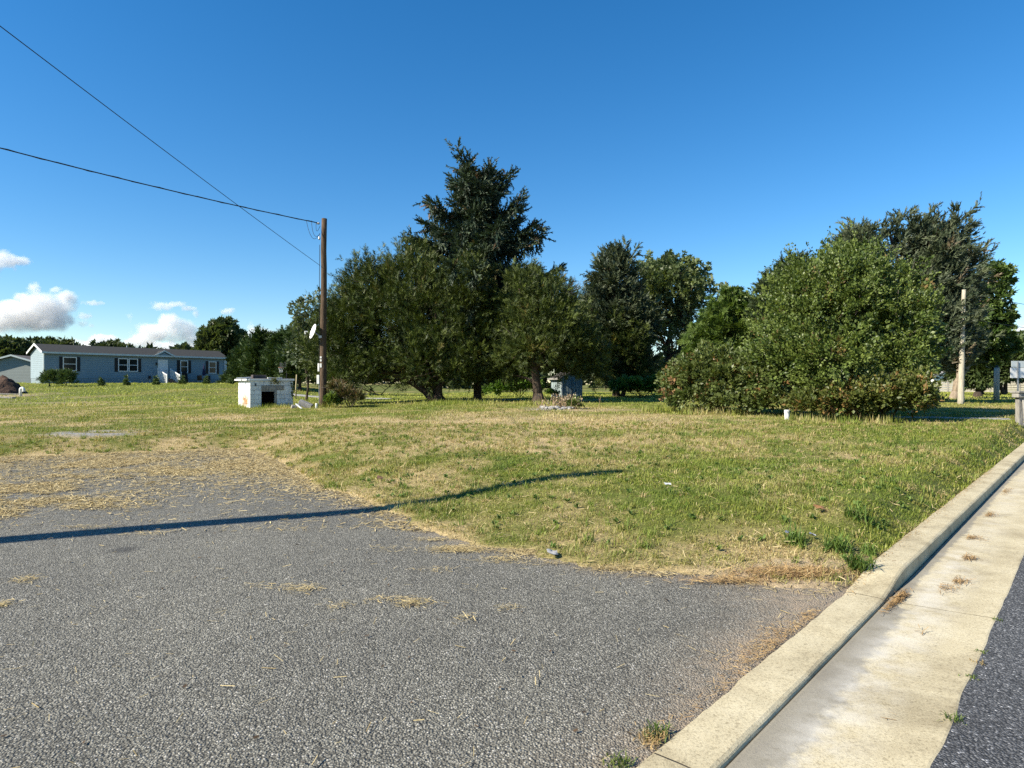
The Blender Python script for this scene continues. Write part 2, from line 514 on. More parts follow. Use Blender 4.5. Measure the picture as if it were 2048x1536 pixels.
def sheet(name, poly_mask, xs, ys, z, mat, extra_fn=None):
    X, Y = np.meshgrid(xs, ys, indexing='ij'); n = len(ys)
    i, j = np.meshgrid(np.arange(len(xs) - 1), np.arange(n - 1), indexing='ij')
    b = (i * n + j).ravel()
    q = np.stack([b, b + n, b + n + 1, b + 1], 1)
    x, y = X.ravel(), Y.ravel()
    keep = poly_mask(x, y)
    q = q[keep[q].all(1)]
    used = np.unique(q); re = np.full(len(x), -1); re[used] = np.arange(len(used))
    V = np.stack([x, y, z(x, y)], 1)[used]
    ex = {k: v[used] for k, v in (extra_fn(x, y) if extra_fn else {}).items()}
    return np_mesh(name, V, re[q], mat, extra=ex, smooth_shade=True)

def drive_extra(x, y):
    s, t = st_of(x, y)
    e = np.clip(drive_sd(x, y), -9, 9)
    sand = np.exp(-np.clip(-t, 0, 9) / 0.16) * 0.9 * smooth(-9, 0.5, s)
    sand = sand + 0.75 * np.exp(-((x - 2.25) / 0.55) ** 2 - ((y - 4.82) / 0.30) ** 2) + 0.75 * np.exp(-((s - 1.6) / 0.7) ** 2 - (t / 0.34) ** 2)
    sand = sand + 0.5 * np.exp(np.clip(e, -9, 0) / 0.10)
    oil = 0.75 * np.exp(-(((x + 3.75) / 0.10) ** 2 + ((y - 6.28) / 0.12) ** 2) ** 2)
    return {'sand': np.clip(sand, 0, 1), 'oil': oil}
dr = sheet('driveway', lambda x, y: (drive_sd(x, y) < 0.45) & (st_of(x, y)[1] < 0.20), np.arange(-12.6, 4, 0.11), np.arange(-4, 16.6, 0.11),
           lambda x, y: (fbm(x * 0.8, y * 0.8, 3, 3) - 0.5) * 0.012 - 0.03 * smooth(0.0, 0.09, st_of(x, y)[1]) - 0.006 * smooth(-0.2, 0.0, st_of(x, y)[1]), M['drive'], drive_extra)
tag(dr, kind='structure')

# road sheet beyond the gutter
S = np.arange(-12, 120, 1.0); Tt = np.array([GW - 0.02, 1.6, 3.5, 6.0, 9.5])
V = []; 
for s in S:
    for t in Tt:
        x, y = xy_of(s, t); V.append((x, y, 0.006 + 0.018 * min(1, (t - GW) / 2.5)))
nT = len(Tt)
Qr = [(i * nT + j, (i + 1) * nT + j, (i + 1) * nT + j + 1, i * nT + j + 1) for i in range(len(S) - 1) for j in range(nT - 1)]
rd = np_mesh('road', np.array(V), np.array(Qr), M['road'], smooth_shade=True)
tag(rd, kind='structure')

# kerb sections and gutter slabs, one piece between each pair of joints
kerb = empty('kerb', (0, 0, 0), kind='structure')
gutter = empty('gutter', (0, 0, 0), kind='structure')
joints = [3.08 + 2.92 * k for k in range(-4, 16)]
rk = np.random.default_rng(3)
def swept(name, s0, s1, prof_fn, mat, parent, attr_fn=None, step=0.07):
    n = max(2, int((s1 - s0) / step)); ss = np.linspace(s0, s1, n + 1)
    rings = []
    for s in ss: rings.append(prof_fn(s))
    m = len(rings[0]); V = []; T_ = []
    for s, r_ in zip(ss, rings):
        for (t, z) in r_:
            x, y = xy_of(s, t); V.append((x, y, z)); T_.append((s, t))
    f = [(i * m + j, i * m + (j + 1) % m, (i + 1) * m + (j + 1) % m, (i + 1) * m + j) for i in range(n) for j in range(m)]
    o_ = np_mesh(name, np.array(V), np.array(f), mat, parent, extra={k: np.array([fn(*q) for q in T_]) for k, fn in (attr_fn or {}).items()})
    bm = bmesh.new(); bm.from_mesh(o_.data)
    bm.verts.ensure_lookup_table()
    bm.faces.new([bm.verts[k] for k in range(m)][::-1]); bm.faces.new([bm.verts[n * m + k] for k in range(m)])
    bmesh.ops.recalc_face_normals(bm, faces=bm.faces)
    for f_ in bm.faces: f_.smooth = False
    bm.to_mesh(o_.data); bm.free()
    return o_
def kerb_prof(s):
    h = float(kerb_top(s))
    w = float(fbm(np.array([s * 3.1]), np.array([0.5]), 61, 4)[0] - 0.5) * 0.022
    w2 = float(fbm(np.array([s * 5.3]), np.array([7.5]), 62, 4)[0] - 0.5) * 0.03
    zj = float(fbm(np.array([s * 4.0]), np.array([3.5]), 63, 3)[0] - 0.5) * 0.008
    lo = -0.020
    return [(w2, -0.25), (w2, h - 0.014 + zj), (0.016 + w2, h + zj), (0.13, h + 0.002 + zj), (0.242 + w * .5 - 0.14 * (h - .004), h + zj),
            (0.258 + w * .6 - 0.12 * (h - .004), h - 0.007 + zj), (0.265 + w * .4 - 0.10 * (h - .004), h - 0.014), (KW - 0.002, lo), (KW - 0.002, -0.25)]
def gutter_prof(s):
    w = float(fbm(np.array([s * 2.3]), np.array([1.5]), 66, 4)[0] - 0.5) * 0.03
    return [(KW + 0.004, -0.25), (KW + 0.006, -0.020), (KW + 0.02, -0.0165), (KW + 0.10, -0.014), (KW + 0.2, -0.011), (KW + 0.34, -0.006), (KW + 0.5, 0.0), (GW - 0.02 + w, 0.008), (GW + w, 0.004), (GW + w, -0.25)]
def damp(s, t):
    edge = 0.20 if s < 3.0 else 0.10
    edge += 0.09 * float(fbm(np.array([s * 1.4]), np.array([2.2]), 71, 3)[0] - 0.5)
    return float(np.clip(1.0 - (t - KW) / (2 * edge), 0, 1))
def pale(s, t):
    return float(np.clip(1.0 - abs(t - KW - 0.24) / 0.20, 0, 1)) * (0.9 if s < 5 else 0.5)
for a, b in zip(joints[:-1], joints[1:]):
    g_ = 0.006
    swept('kerb_section', a + g_, b - g_, kerb_prof, M['kerb'], kerb, step=0.07 if b < 18 else 0.5)
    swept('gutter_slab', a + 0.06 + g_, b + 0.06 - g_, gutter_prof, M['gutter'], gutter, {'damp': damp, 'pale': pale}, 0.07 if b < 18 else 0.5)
M['joint'] = worn('joint_dirt', (0.075, 0.062, 0.045), (0.03, 0.026, 0.02), 8)
for a in joints:
    swept('joint_filler', a - .0075, a + .0075, lambda s: [(t, z - (.0012 if z > -.2 else 0)) for t, z in kerb_prof(s)], M['joint'], kerb)
    swept('joint_filler', a + .0525, a + .0675, lambda s: [(t, z - (.0012 if z > -.2 else 0)) for t, z in gutter_prof(s)], M['joint'], gutter)
V = [(*xy_of(s, t), z) for s in (-12, 60) for t, z in ((0.02, -0.10), (GW, -0.06))]
np_mesh('kerb_bedding', np.array(V), np.array([(0, 1, 3, 2)]), M['joint'], kerb)

# gravel paths
def path_strip(name, pts, w, label):
    pts = np.array(pts, float); V = []; n = 0
    seg = []
    for a, b in zip(pts[:-1], pts[1:]):
        k = max(2, int(np.linalg.norm(b - a) / 0.4))
        for q in np.linspace(0, 1, k, endpoint=False): seg.append(a + (b - a) * q)
    seg.append(pts[-1]); seg = np.array(seg)
    d = nrm(np.gradient(seg, axis=0)); nn = np.stack([-d[:, 1], d[:, 0]], 1)
    K = 5
    for i, p in enumerate(seg):
        for j in range(K):
            off = (j / (K - 1) - 0.5) * w * (1 + 0.35 * (vnoise(p[0] * 1.3, p[1] * 1.3 + j * 0.2, 9) - 0.5))
            q = p + nn[i] * off
            V.append((q[0], q[1], gz(q[0], q[1]) + 0.022 - (0.03 if j in (0, K - 1) else 0)))
    f = [(i * K + j, (i + 1) * K + j, (i + 1) * K + j + 1, i * K + j + 1) for i in range(len(seg) - 1) for j in range(K - 1)]
    o = np_mesh(name, np.array(V), np.array(f), M['gravel'], smooth_shade=True)
    return tag(o, label, kind='structure')
path_strip('gravel_path', [(11.5, 22.4), (13.6, 21.7), (16.2, 20.6), (17.4, 19.9)], 0.75, 'pale gravel path crossing the grass beside the vine covered bush')
path_strip('gravel_path', [(-3.6, 37.5), (0.5, 37.0), (3.5, 37.2), (5.5, 38.5)], 0.9, 'thin gravel path behind the yew trunks')
path_strip('gravel_path', [(-22, 56), (-16, 51), (-13, 49), (-9, 48)], 2.2, 'grey gravel lane beyond the block hut')

PATHS = [([(11.5, 22.4), (13.6, 21.7), (16.2, 20.6), (17.4, 19.9)], .34), ([(-3.6, 37.5), (0.5, 37.0), (3.5, 37.2), (5.5, 38.5)], .42), ([(-22, 56), (-16, 51), (-13, 49), (-9, 48)], 1.0)]
def on_path(x, y):
    m_ = np.zeros(x.shape, bool)
    for pts, w in PATHS:
        for (ax, ay), (bx, by) in zip(pts[:-1], pts[1:]):
            ex, ey = bx - ax, by - ay; k = np.clip(((x - ax) * ex + (y - ay) * ey) / (ex * ex + ey * ey), 0, 1)
            m_ |= (x - ax - k * ex) ** 2 + (y - ay - k * ey) ** 2 < w * w
    return m_
# ------------------------------------------------------------------ grass, straw
def mixc(a, b, k): return np.asarray(a)[None, :] * (1 - k[:, None]) + np.asarray(b)[None, :] * k[:, None]

def blades(rng, x, y, z, length, width, lean, col, segs):
    n = len(x)
    a = rng.uniform(0, 2 * np.pi, n)
    d = np.stack([np.cos(a), np.sin(a), np.zeros(n)], 1)
    wv = np.stack([-np.sin(a), np.cos(a), np.zeros(n)], 1)
    p0 = np.stack([x, y, z], 1)
    up = np.array([0, 0, 1.0])
    w = width[:, None] * 0.5
    ln = lean[:, None]; L = length[:, None]
    if segs == 1:
        tip = p0 + L * (d * np.sin(ln) + up * np.cos(ln))
        V = np.stack([p0 - wv * w, p0 + wv * w, tip], 1)
        T = np.arange(n * 3).reshape(n, 3)
        k = 3
    else:
        mid = p0 + L * 0.55 * (d * np.sin(ln * 0.6) + up * np.cos(ln * 0.6))
        tip = mid + L * 0.45 * (d * np.sin(np.minimum(ln * 1.7, 2.0)) + up * np.cos(np.minimum(ln * 1.7, 2.0)))
        V = np.stack([p0 - wv * w, p0 + wv * w, mid + wv * w * 0.8, mid - wv * w * 0.8, tip], 1)
        b = np.arange(n)[:, None] * 5
        T = np.concatenate([b + np.array([[0, 1, 2]]), b + np.array([[0, 2, 3]]), b + np.array([[3, 2, 4]])], 0)
        k = 5
    C = np.repeat(col, k, axis=0)
    return V.reshape(-1, 3), T, C

def grass_colour(rng, x, y):
    n = len(x)
    d = dryness(x, y)
    k = np.clip(d * 1.25 - 0.28 + rng.normal(0, 0.26, n), 0, 1)
    g = mixc((0.110, 0.158, 0.020), (0.315, 0.335, 0.060), rng.random(n))
    lush = smooth(0.45, 0.7, fbm(x * 0.9, y * 0.9, 77, 3))[:, None]
    g = g * (1 - 0.35 * lush) + np.array([0.085, 0.175, 0.024]) * 0.35 * lush
    s = mixc((0.3696, 0.2772, 0.1176), (0.6048, 0.5040, 0.2772), rng.random(n))
    br = rng.random(n) < 0.10
    s[br] = (0.22, 0.135, 0.07)
    c = g * (1 - k[:, None]) + s * k[:, None]
    far = smooth(22, 45, y)[:, None]
    c = c * (1 - 0.7 * far) + np.array([0.40, 0.42, 0.085]) * (0.7 * far) * rng.uniform(0.6, 1.35, n)[:, None]
    return c

rng = np.random.default_rng(42)
GV, GT, GC = [], [], []
off = 0
bands = [(4.6, 8.0, 4300, 0.062, 0.0055, 2), (8.0, 12.0, 2500, 0.062, 0.0075, 2), (12.0, 18.0, 1000, 0.07, 0.012, 1),
         (18.0, 32.0, 300, 0.085, 0.022, 1), (32.0, 72.0, 42, 0.12, 0.05, 1)]
for y0, y1, dens, L, w, segs in bands:
    half = 0.98 * y1
    n = int(dens * (y1 - y0) * 2 * half)
    x = rng.uniform(-half, half, n); y = rng.uniform(y0, y1, n)
    ok = np.abs(x) < 0.94 * y + 1.0
    x, y = x[ok], y[ok]
    sd = drive_edge(x, y); s, t = st_of(x, y)
    thick = smooth(-0.03, 0.25, sd) * (1 - 0.92 * stoniness(x, y)) * (1 - 0.62 * bareness(x, y)) * (0.5 + 0.5 * smooth(0.3, 0.55, fbm(x * 2.0, y * 2.0, 81, 3))) * np.where(y < 18, 0.25 + 0.75 * smooth(0.36, 0.52, fbm(x * 5.5, y * 5.5, 87, 2)), 1.0)
    spill = 0.05 * fbm(s * 1.9, s * 0 + 4.0, 83, 4) - 0.02
    ok = (rng.random(len(x)) < thick) & (t < spill) & ~on_path(x, y) & ~((t > -0.12) & (s < 3.0))
    x, y, s, t = x[ok], y[ok], s[ok], t[ok]
    z = np.maximum(ground_h(x, y), np.where(t > -0.06, kerb_top(s) - 0.01, -9)) - 0.004
    n = len(x)
    tall = 0.72 + 0.75 * smooth(0.5, 0.75, fbm(x * 1.1, y * 1.1, 85, 3))
    length = L * tall * rng.uniform(0.5, 1.35, n)
    lean = np.abs(rng.normal(0.85, 0.40, n)).clip(0.05, 1.5)
    V, T, C = blades(rng, x, y, z, length, w * rng.uniform(0.7, 1.4, n), lean, grass_colour(rng, x, y), segs)
    GV.append(V); GT.append(T + off); GC.append(C); off += len(V)
# coarse wide-bladed tufts spread through the lawn
n = 420
x = rng.uniform(-9, 11, n); y = rng.uniform(5.2, 16, n)
s, t = st_of(x, y)
ok = (drive_edge(x, y) > 0.15) & (t < -0.1) & (dryness(x, y) < 0.62) & (fbm(x * 0.9, y * 0.9, 77, 3) > 0.44)
x, y = x[ok], y[ok]
m = 26
X = np.repeat(x, m) + rng.normal(0, 0.045, len(x) * m); Y = np.repeat(y, m) + rng.normal(0, 0.045, len(x) * m)
k = len(X)
V, T, C = blades(rng, X, Y, ground_h(X, Y) - 0.004, rng.uniform(0.07, 0.17, k), rng.uniform(0.007, 0.013, k), np.abs(rng.normal(0.75, 0.35, k)).clip(0.1, 1.4),
                 mixc((0.075, 0.130, 0.020), (0.20, 0.255, 0.050), rng.random(k)), 2)
GV.append(V); GT.append(T + off); GC.append(C); off += len(V)
# many small ragged tufts of every shade
n = 5200
x = rng.uniform(-13, 14, n); y = rng.uniform(4.8, 19, n)
s, t = st_of(x, y)
ok = (drive_edge(x, y) > 0.06) & (t < -0.05) & (np.abs(x) < .92 * y) & ~on_path(x, y) & (stoniness(x, y) < .4)
x, y = x[ok], y[ok]; m = 15
X = np.repeat(x, m) + rng.normal(0, 0.028, len(x) * m); Y = np.repeat(y, m) + rng.normal(0, 0.028, len(x) * m); k = len(X)
tone = np.repeat(rng.random(len(x)), m)
cc = np.where((tone < .45)[:, None], mixc((0.10, 0.155, 0.022), (0.24, 0.29, 0.055), rng.random(k)), np.where((tone < .8)[:, None], mixc((0.20, 0.20, 0.05), (0.36, 0.33, 0.10), rng.random(k)), mixc((0.30, 0.22, 0.09), (0.56, 0.45, 0.23), rng.random(k))))
V, T, C = blades(rng, X, Y, ground_h(X, Y) - 0.004, rng.uniform(0.05, 0.13, k), rng.uniform(0.005, 0.010, k) * np.clip(Y / 9, 1, 2), np.abs(rng.normal(0.95, 0.4, k)).clip(0.1, 1.5), cc, 2)
GV.append(V); GT.append(T + off); GC.append(C); off += len(V)
# broad leaved weeds, flat rosettes
n = 420
x = rng.uniform(-9, 11, n); y = rng.uniform(5.0, 13, n); s, t = st_of(x, y)
ok = (drive_edge(x, y) > 0.12) & (t < -0.1); x, y = x[ok], y[ok]; m = 8
X = np.repeat(x, m) + rng.normal(0, 0.012, len(x) * m); Y = np.repeat(y, m) + rng.normal(0, 0.012, len(x) * m); k = len(X)
V, T, C = blades(rng, X, Y, ground_h(X, Y) + 0.015, rng.uniform(0.05, 0.10, k), rng.uniform(0.018, 0.032, k), rng.uniform(0.8, 1.3, k), mixc((0.07, 0.125, 0.025), (0.17, 0.24, 0.06), rng.random(k)), 2)
GV.append(V); GT.append(T + off); GC.append(C); off += len(V)
# taller unmown rims round poles, hut and bushes
rims = [(-9.0, 31.0, 0.5, 260, 0.30), (-11.4, 30.9, 1.0, 500, 0.22), (-12.9, 31.6, 0.9, 360, 0.2), (7.5, 23.6, 1.5, 900, 0.28), (10.3, 20.2, 1.7, 900, 0.26), (5.9, 25.3, 0.9, 400, 0.3), (-2.6, 31.2, 2.2, 700, 0.25), (1.4, 30.6, 1.2, 420, 0.25), (8.6, 20.2, 0.25, 60, 0.14)]
for cx, cy_, rr, nn, hh in rims:
    a = rng.uniform(0, 6.28, nn); r_ = rr * np.sqrt(rng.random(nn))
    X = cx + np.cos(a) * r_; Y = cy_ + np.sin(a) * r_ * 0.8
    V, T, C = blades(rng, X, Y, ground_h(X, Y), hh * rng.uniform(0.4, 1.2, nn), np.full(nn, 0.026), np.abs(rng.normal(0.3, 0.25, nn)), grass_colour(rng, X, Y), 1)
    GV.append(V); GT.append(T + off); GC.append(C); off += len(V)
# kerb-side weeds in the paving joints
def joint_weeds(s, t, n, h, spread, cols, zz=None):
    global off
    x0, y0 = xy_of(s, t)
    X = x0 + rng.normal(0, spread, n); Y = y0 + rng.normal(0, spread, n)
    z0 = zz if zz is not None else 0.0
    V, T, C = blades(rng, X, Y, np.full(n, z0), h * rng.uniform(0.3, 1.2, n), np.full(n, 0.006), np.abs(rng.normal(0.9, 0.4, n)).clip(0, 1.5), mixc(cols[0], cols[1], rng.random(n)), 2)
    GV.append(V); GT.append(T + off); GC.append(C); off += len(V)
GRN = ((0.06, 0.11, 0.02), (0.16, 0.19, 0.05)); TAN = ((0.25, 0.17, 0.07), (0.46, 0.35, 0.17))
for s, t, n, h, sp, cs, zz in [(0.30, -0.05, 90, 0.07, 0.030, GRN, 0.0), (0.24, -0.05, 60, 0.05, 0.03, TAN, 0.0), (-0.02, -0.04, 60, 0.06, 0.03, GRN, 0.0),
                               (0.45, GW + 0.01, 70, 0.05, 0.022, GRN, 0.003), (0.30, GW + 0.01, 70, 0.05, 0.02, GRN, 0.003), (0.15, GW + 0.01, 50, 0.04, 0.02, GRN, 0.003),
                               (1.35, GW - 0.01, 40, 0.045, 0.022, GRN, 0.003), (1.95, GW, 30, 0.03, 0.018, GRN, 0.003), (2.4, GW - .01, 26, 0.03, 0.018, GRN, 0.003), (3.1, GW, 24, 0.03, 0.015, GRN, 0.003),
                               (2.2, GW, 22, 0.03, 0.015, TAN, 0.003)]:
    joint_weeds(s, t, n, h, sp, cs, zz)
gr = np_mesh('grass', np.concatenate(GV), np.concatenate(GT), M['grass'], col=np.concatenate(GC))
tag(gr, 'short mown grass blades, green mixed with dry straw', 'grass', kind='stuff')

# cut straw lying on the driveway, kerb and gutter
SV, ST, SC = [], [], []; soff = 0
def straw(n, X, Y, Z, Lr=(0.03, 0.09), wr=(0.002, 0.0045), lift=0.12, cols=((0.3400, 0.2550, 0.1105), (0.5610, 0.4590, 0.2465))):
    global soff
    a = rng.uniform(0, np.pi, n); el = rng.normal(0, lift, n)
    d = np.stack([np.cos(a) * np.cos(el), np.sin(a) * np.cos(el), np.sin(el)], 1)
    wv = np.stack([-np.sin(a), np.cos(a), rng.normal(0, .3, n)], 1)
    L = rng.uniform(*Lr, n)[:, None] * 0.5; w = rng.uniform(*wr, n)[:, None] * 0.5
    p = np.stack([X, Y, Z + np.abs(d[:, 2]) * L[:, 0] + 0.002], 1)
    V = np.stack([p - d * L - wv * w, p - d * L + wv * w, p + d * L + wv * w, p + d * L - wv * w], 1).reshape(-1, 3)
    b = np.arange(n)[:, None] * 4
    T = np.concatenate([b + np.array([[0, 1, 2]]), b + np.array([[0, 2, 3]])], 0)
    SV.append(V); ST.append(T + soff); SC.append(np.repeat(mixc(cols[0], cols[1], rng.random(n)), 4, axis=0)); soff += len(V)
def scatter_drive(n, dens_fn, xr, yr, **kw):
    x = rng.uniform(*xr, n); y = rng.uniform(*yr, n)
    ok = (rng.random(n) < dens_fn(x, y)) & (drive_edge(x, y) < 0.05) & (st_of(x, y)[1] < -0.02)
    x, y = x[ok], y[ok]
    z = np.maximum(0.004, np.where(drive_edge(x, y) > -0.06, ground_h(x, y) + 0.01, 0.004)) + rng.random(len(x)) * 0.012
    straw(len(x), x, y, z, **kw)
def dens_far(x, y):
    e = -drive_edge(x, y)
    pat = smooth(0.44, 0.62, fbm(x * 0.75 + 3, y * 0.75, 91, 4))
    d = 0.02 + 0.20 * smooth(8.0, 12.5, y) + 0.42 * np.exp(-e / 1.0) * smooth(8.5, 12.0, y)
    d = d + 1.0 * smooth(0.40, 0.52, fbm(x * 0.75 + 3, y * 0.75, 91, 4)) * blob(x, y, -8.2, 11.6, 3.0, 2.6, 0.5) + 0.5 * pat * blob(x, y, -6.0, 14.3, 3.2, 1.8, 0.6) + 0.55 * np.exp(-e / 0.2)
    d = d + 0.95 * smooth(0.40, 0.54, fbm(x * 1.1 + 8, y * 1.4, 93, 4)) * (blob(x, y, -6.9, 8.6, 1.7, 1.0, 0.5) + blob(x, y, -7.6, 10.4, 1.6, .8, .5))
    return np.clip(d, 0, 1)
scatter_drive(260000, dens_far, (-12.5, 1), (7.0, 16.4), Lr=(0.04, 0.12), wr=(0.005, 0.010))
def dens_edge(x, y):
    e = -drive_edge(x, y)
    return np.clip(0.9 * np.exp(-e / 0.10) * smooth(0.35, 0.6, fbm(x * 1.6, y * 1.6, 95, 3)) + 0.012, 0, 1)
scatter_drive(60000, dens_edge, (-6, 2.8), (2.6, 9.0))
def clump(u, v, n, sx, sy, **kw):
    y = (EYE * F) / (v - 768); x = px(u, y)
    X = x + rng.normal(0, sx, n); Y = y + rng.normal(0, sy, n)
    Z = 0.004 + rng.random(n) * kw.pop('pile', 0.015)
    straw(n, X, Y, Z, **kw)
for q in [(925, 1100, 900, .16, .07), (1055, 1105, 700, .13, .07), (1010, 1120, 200, .12, .06), (1235, 1138, 500, .15, .05), (1120, 1128, 130, .2, .05), (55, 1160, 90, .06, .05), (600, 1178, 110, .09, .05),
          (825, 1207, 150, .08, .05), (770, 1200, 40, .08, .04), (680, 1212, 45, .08, .04), (300, 1068, 60, .12, .05), (160, 1055, 70, .15, .05), (1020, 1218, 25, .06, .03), (930, 1240, 25, .05, .04), (530, 1175, 30, .1, .04), (0, 1212, 80, .05, .04),
          (880, 1142, 40, .12, .04), (790, 1100, 60, .2, .06), (590, 1060, 60, .2, .06), (880, 1080, 150, .15, .05), (1330, 1150, 200, .2, .04)]:
    clump(*q)
BRN = ((0.27, 0.16, 0.07), (0.52, 0.37, 0.17))
clump(1590, 1155, 3600, .22, .075, pile=0.06, lift=0.25, cols=BRN); clump(1480, 1165, 700, .22, .05, pile=0.03, cols=BRN)
for s, n, sp in [(2.35, 150, .10), (1.95, 230, .14), (1.6, 260, .13), (1.3, 130, .12), (0.9, 60, .14), (0.5, 30, .1), (0.25, 90, .05)]:
    X, Y = [], []
    ss = s + rng.normal(0, sp, n); tt = -np.abs(rng.normal(0.0, 0.045 + 0.04 * (abs(s - 1.7) < .4), n)) - 0.004
    X, Y = xy_of(ss, tt)
    straw(n, X, Y, 0.002 + rng.random(n) * 0.010, cols=BRN, lift=0.12, Lr=(0.015, 0.05), wr=(0.0018, 0.0035))
for s, t, n, ss_, tt_ in [(3.25, KW + 0.05, 330, .09, .02), (3.0, KW + 0.04, 120, .1, .02), (4.0, KW + .30, 110, .06, .05), (4.9, KW + .25, 130, .06, .05), (5.9, KW + .16, 110, .05, .07), (7.5, KW + .15, 130, .1, .05), (3.7, KW + .25, 60, .07, .05), (9.8, KW + .12, 110, .2, .05),
                         (2.55, KW + .28, 10, .04, .05), (1.15, KW + .42, 3, .03, .03)]:
    S_ = s + rng.normal(0, ss_, n); T_ = t + np.abs(rng.normal(0, tt_, n))
    X, Y = xy_of(S_, T_)
    zg = np.interp(T_, [KW, KW + .2, GW], [-0.017, -0.011, 0.006])
    straw(n, X, Y, zg + rng.random(n) * 0.018, cols=((0.20, 0.12, 0.05), (0.42, 0.28, 0.13)), lift=0.25, Lr=(0.02, 0.08))
n = 700
S_ = rng.uniform(3, 12, n); T_ = np.abs(rng.normal(0, .05, n)); X, Y = xy_of(S_, T_)
straw(n, X, Y, kerb_top(S_) + 0.003, cols=BRN, Lr=(0.015, 0.05))
n = 55000      # cut stems lying on the lawn itself
x = rng.uniform(-14, 14, n); y = rng.uniform(4.8, 20, n); s, t = st_of(x, y)
ok = (drive_edge(x, y) > 0.02) & (t < -0.02) & (np.abs(x) < .92 * y) & (rng.random(n) < 0.25 + dryness(x, y))
x, y = x[ok], y[ok]
straw(len(x), x, y, ground_h(x, y) + rng.random(len(x)) * 0.045, Lr=(0.03, 0.10), wr=(0.003, 0.007), lift=0.3)
n = 420        # dark crumbs on the asphalt
x = rng.uniform(-9, 3, n); y = 2.6 + 9 * rng.random(n) ** 1.3
ok = (drive_edge(x, y) < -0.1) & (st_of(x, y)[1] < -0.05); x, y = x[ok], y[ok]
straw(len(x), x, y, np.full(len(x), .008), Lr=(0.01, 0.035), wr=(0.006, 0.014), cols=((0.03, 0.022, 0.015), (0.14, 0.09, 0.05)))
sw = np_mesh('straw_clippings', np.concatenate(SV), np.concatenate(ST), M['straw'], col=np.concatenate(SC))
tag(sw, 'cut straw and dry grass scattered over the driveway and gutter', 'straw', kind='stuff')

# ------------------------------------------------------------------ foliage
def frames(d, rng, up=None, updir_w=0.0):
    d = nrm(d)
    r_ = nrm(rng.normal(size=d.shape)) if up is None else nrm(up + rng.normal(size=d.shape) * 0.35)
    z = nrm(r_ - d * np.sum(r_ * d, 1, keepdims=True))
    y = np.cross(z, d)
    return d, y, z

class Leaves:
    def __init__(self): self.V = []; self.T = []; self.C = []; self.n = 0
    def add(self, tmpl, pos, d, scale, col, rng, up=None):
        TV, TF = tmpl
        X, Y, Z = frames(d, rng, up)
        sc = np.asarray(scale)[:, None, None]
        V = pos[:, None, :] + sc * (TV[None, :, 0:1] * X[:, None] + TV[None, :, 1:2] * Y[:, None] + TV[None, :, 2:3] * Z[:, None])
        N, k = len(pos), len(TV)
        T = (np.arange(N)[:, None, None] * k + TF[None]).reshape(-1, 3) + self.n
        self.V.append(V.reshape(-1, 3)); self.T.append(T); self.C.append(np.repeat(col, k, axis=0)); self.n += N * k
    def build(self, name, mat, parent):
        if not self.V: return None
        return np_mesh(name, np.concatenate(self.V), np.concatenate(self.T), mat, parent, col=np.clip(np.concatenate(self.C), 0.004, 1))

def spray(rng, pairs, flen, ang, w, droop=0.0, flat=0.12, round_=False):
    V, T = [], []
    for i in range(pairs):
        x0 = (i + 0.3) / (pairs + 0.6)
        for sgn in (-1, 1):
            a = ang * rng.uniform(0.75, 1.25); L = flen * (1.15 - 0.75 * x0) * rng.uniform(0.75, 1.3)
            if round_:
                ph = rng.uniform(0, 6.28); dy, dz = math.cos(ph), math.sin(ph)
            else:
                dy, dz = sgn, rng.normal(0, flat) - droop
            tip = np.array([x0 + L * math.cos(a), L * math.sin(a) * dy, L * math.sin(a) * dz])
            k = len(V)
            V += [(x0 - w, 0, 0), (x0 + w, 0, 0), tip]; T.append((k, k + 1, k + 2))
    k = len(V)
    V += [(0, -w * .8, 0), (0, w * .8, 0), (1.0, 0, -droop * .3)]; T.append((k, k + 1, k + 2))
    return np.array(V, float), np.array(T)
_r = np.random.default_rng(7)
YEW = [spray(_r, 3, 0.46, 0.74, 0.066, 0.1, 0.35) for _ in range(3)]
SPRUCE = [spray(_r, 4, 0.36, 0.72, 0.115, 0.0, 0.2, True) for _ in range(3)]
CEDAR = [spray(_r, 3, 0.46, 0.55, 0.135, 0.0, 0.2, True) for _ in range(3)]
def leaf_t(n, spread, w):
    V, T = [], []
    for i in range(n):
        a = (i - (n - 1) / 2) * spread; x0 = 0.0 if n == 1 else 0.25 * i / n
        d = np.array([math.cos(a), math.sin(a), 0]); p = np.array([-d[1], d[0], 0]); o_ = np.array([x0, 0, 0.0])
        k = len(V)
        V += [o_, o_ + d * 0.45 + p * w + np.array([0, 0, .07]), o_ + d * 1.0 + np.array([0, 0, -.08]), o_ + d * 0.45 - p * w + np.array([0, 0, .07])]
        T += [(k, k + 1, k + 2), (k, k + 2, k + 3)]
    return np.array(V, float), np.array(T)
LEAF = [leaf_t(1, 0, 0.30), leaf_t(1, 0, 0.38)]
LEAF3 = [leaf_t(3, 1.0, 0.26), leaf_t(3, 0.8, 0.22)]
LEAF5 = [leaf_t(5, 0.5, 0.13), leaf_t(4, 0.6, 0.15)]

def lobe_points(rng, lobes, n, rmin, rmax, bottom=-0.9):
    w = np.array([(l[3] * l[4] + l[4] * l[5] + l[3] * l[5]) for l in lobes]); w = w / w.sum()
    idx = rng.choice(len(lobes), n, p=w)
    Lb = np.array(lobes)[idx]
    d = nrm(rng.normal(size=(n, 3))); d[:, 2] = np.where(d[:, 2] < bottom, -d[:, 2], d[:, 2])
    r_ = rng.uniform(rmin ** 2, rmax ** 2, n) ** 0.5
    return Lb[:, :3] + d * Lb[:, 3:6] * r_[:, None], nrm(d / Lb[:, 3:6]), idx

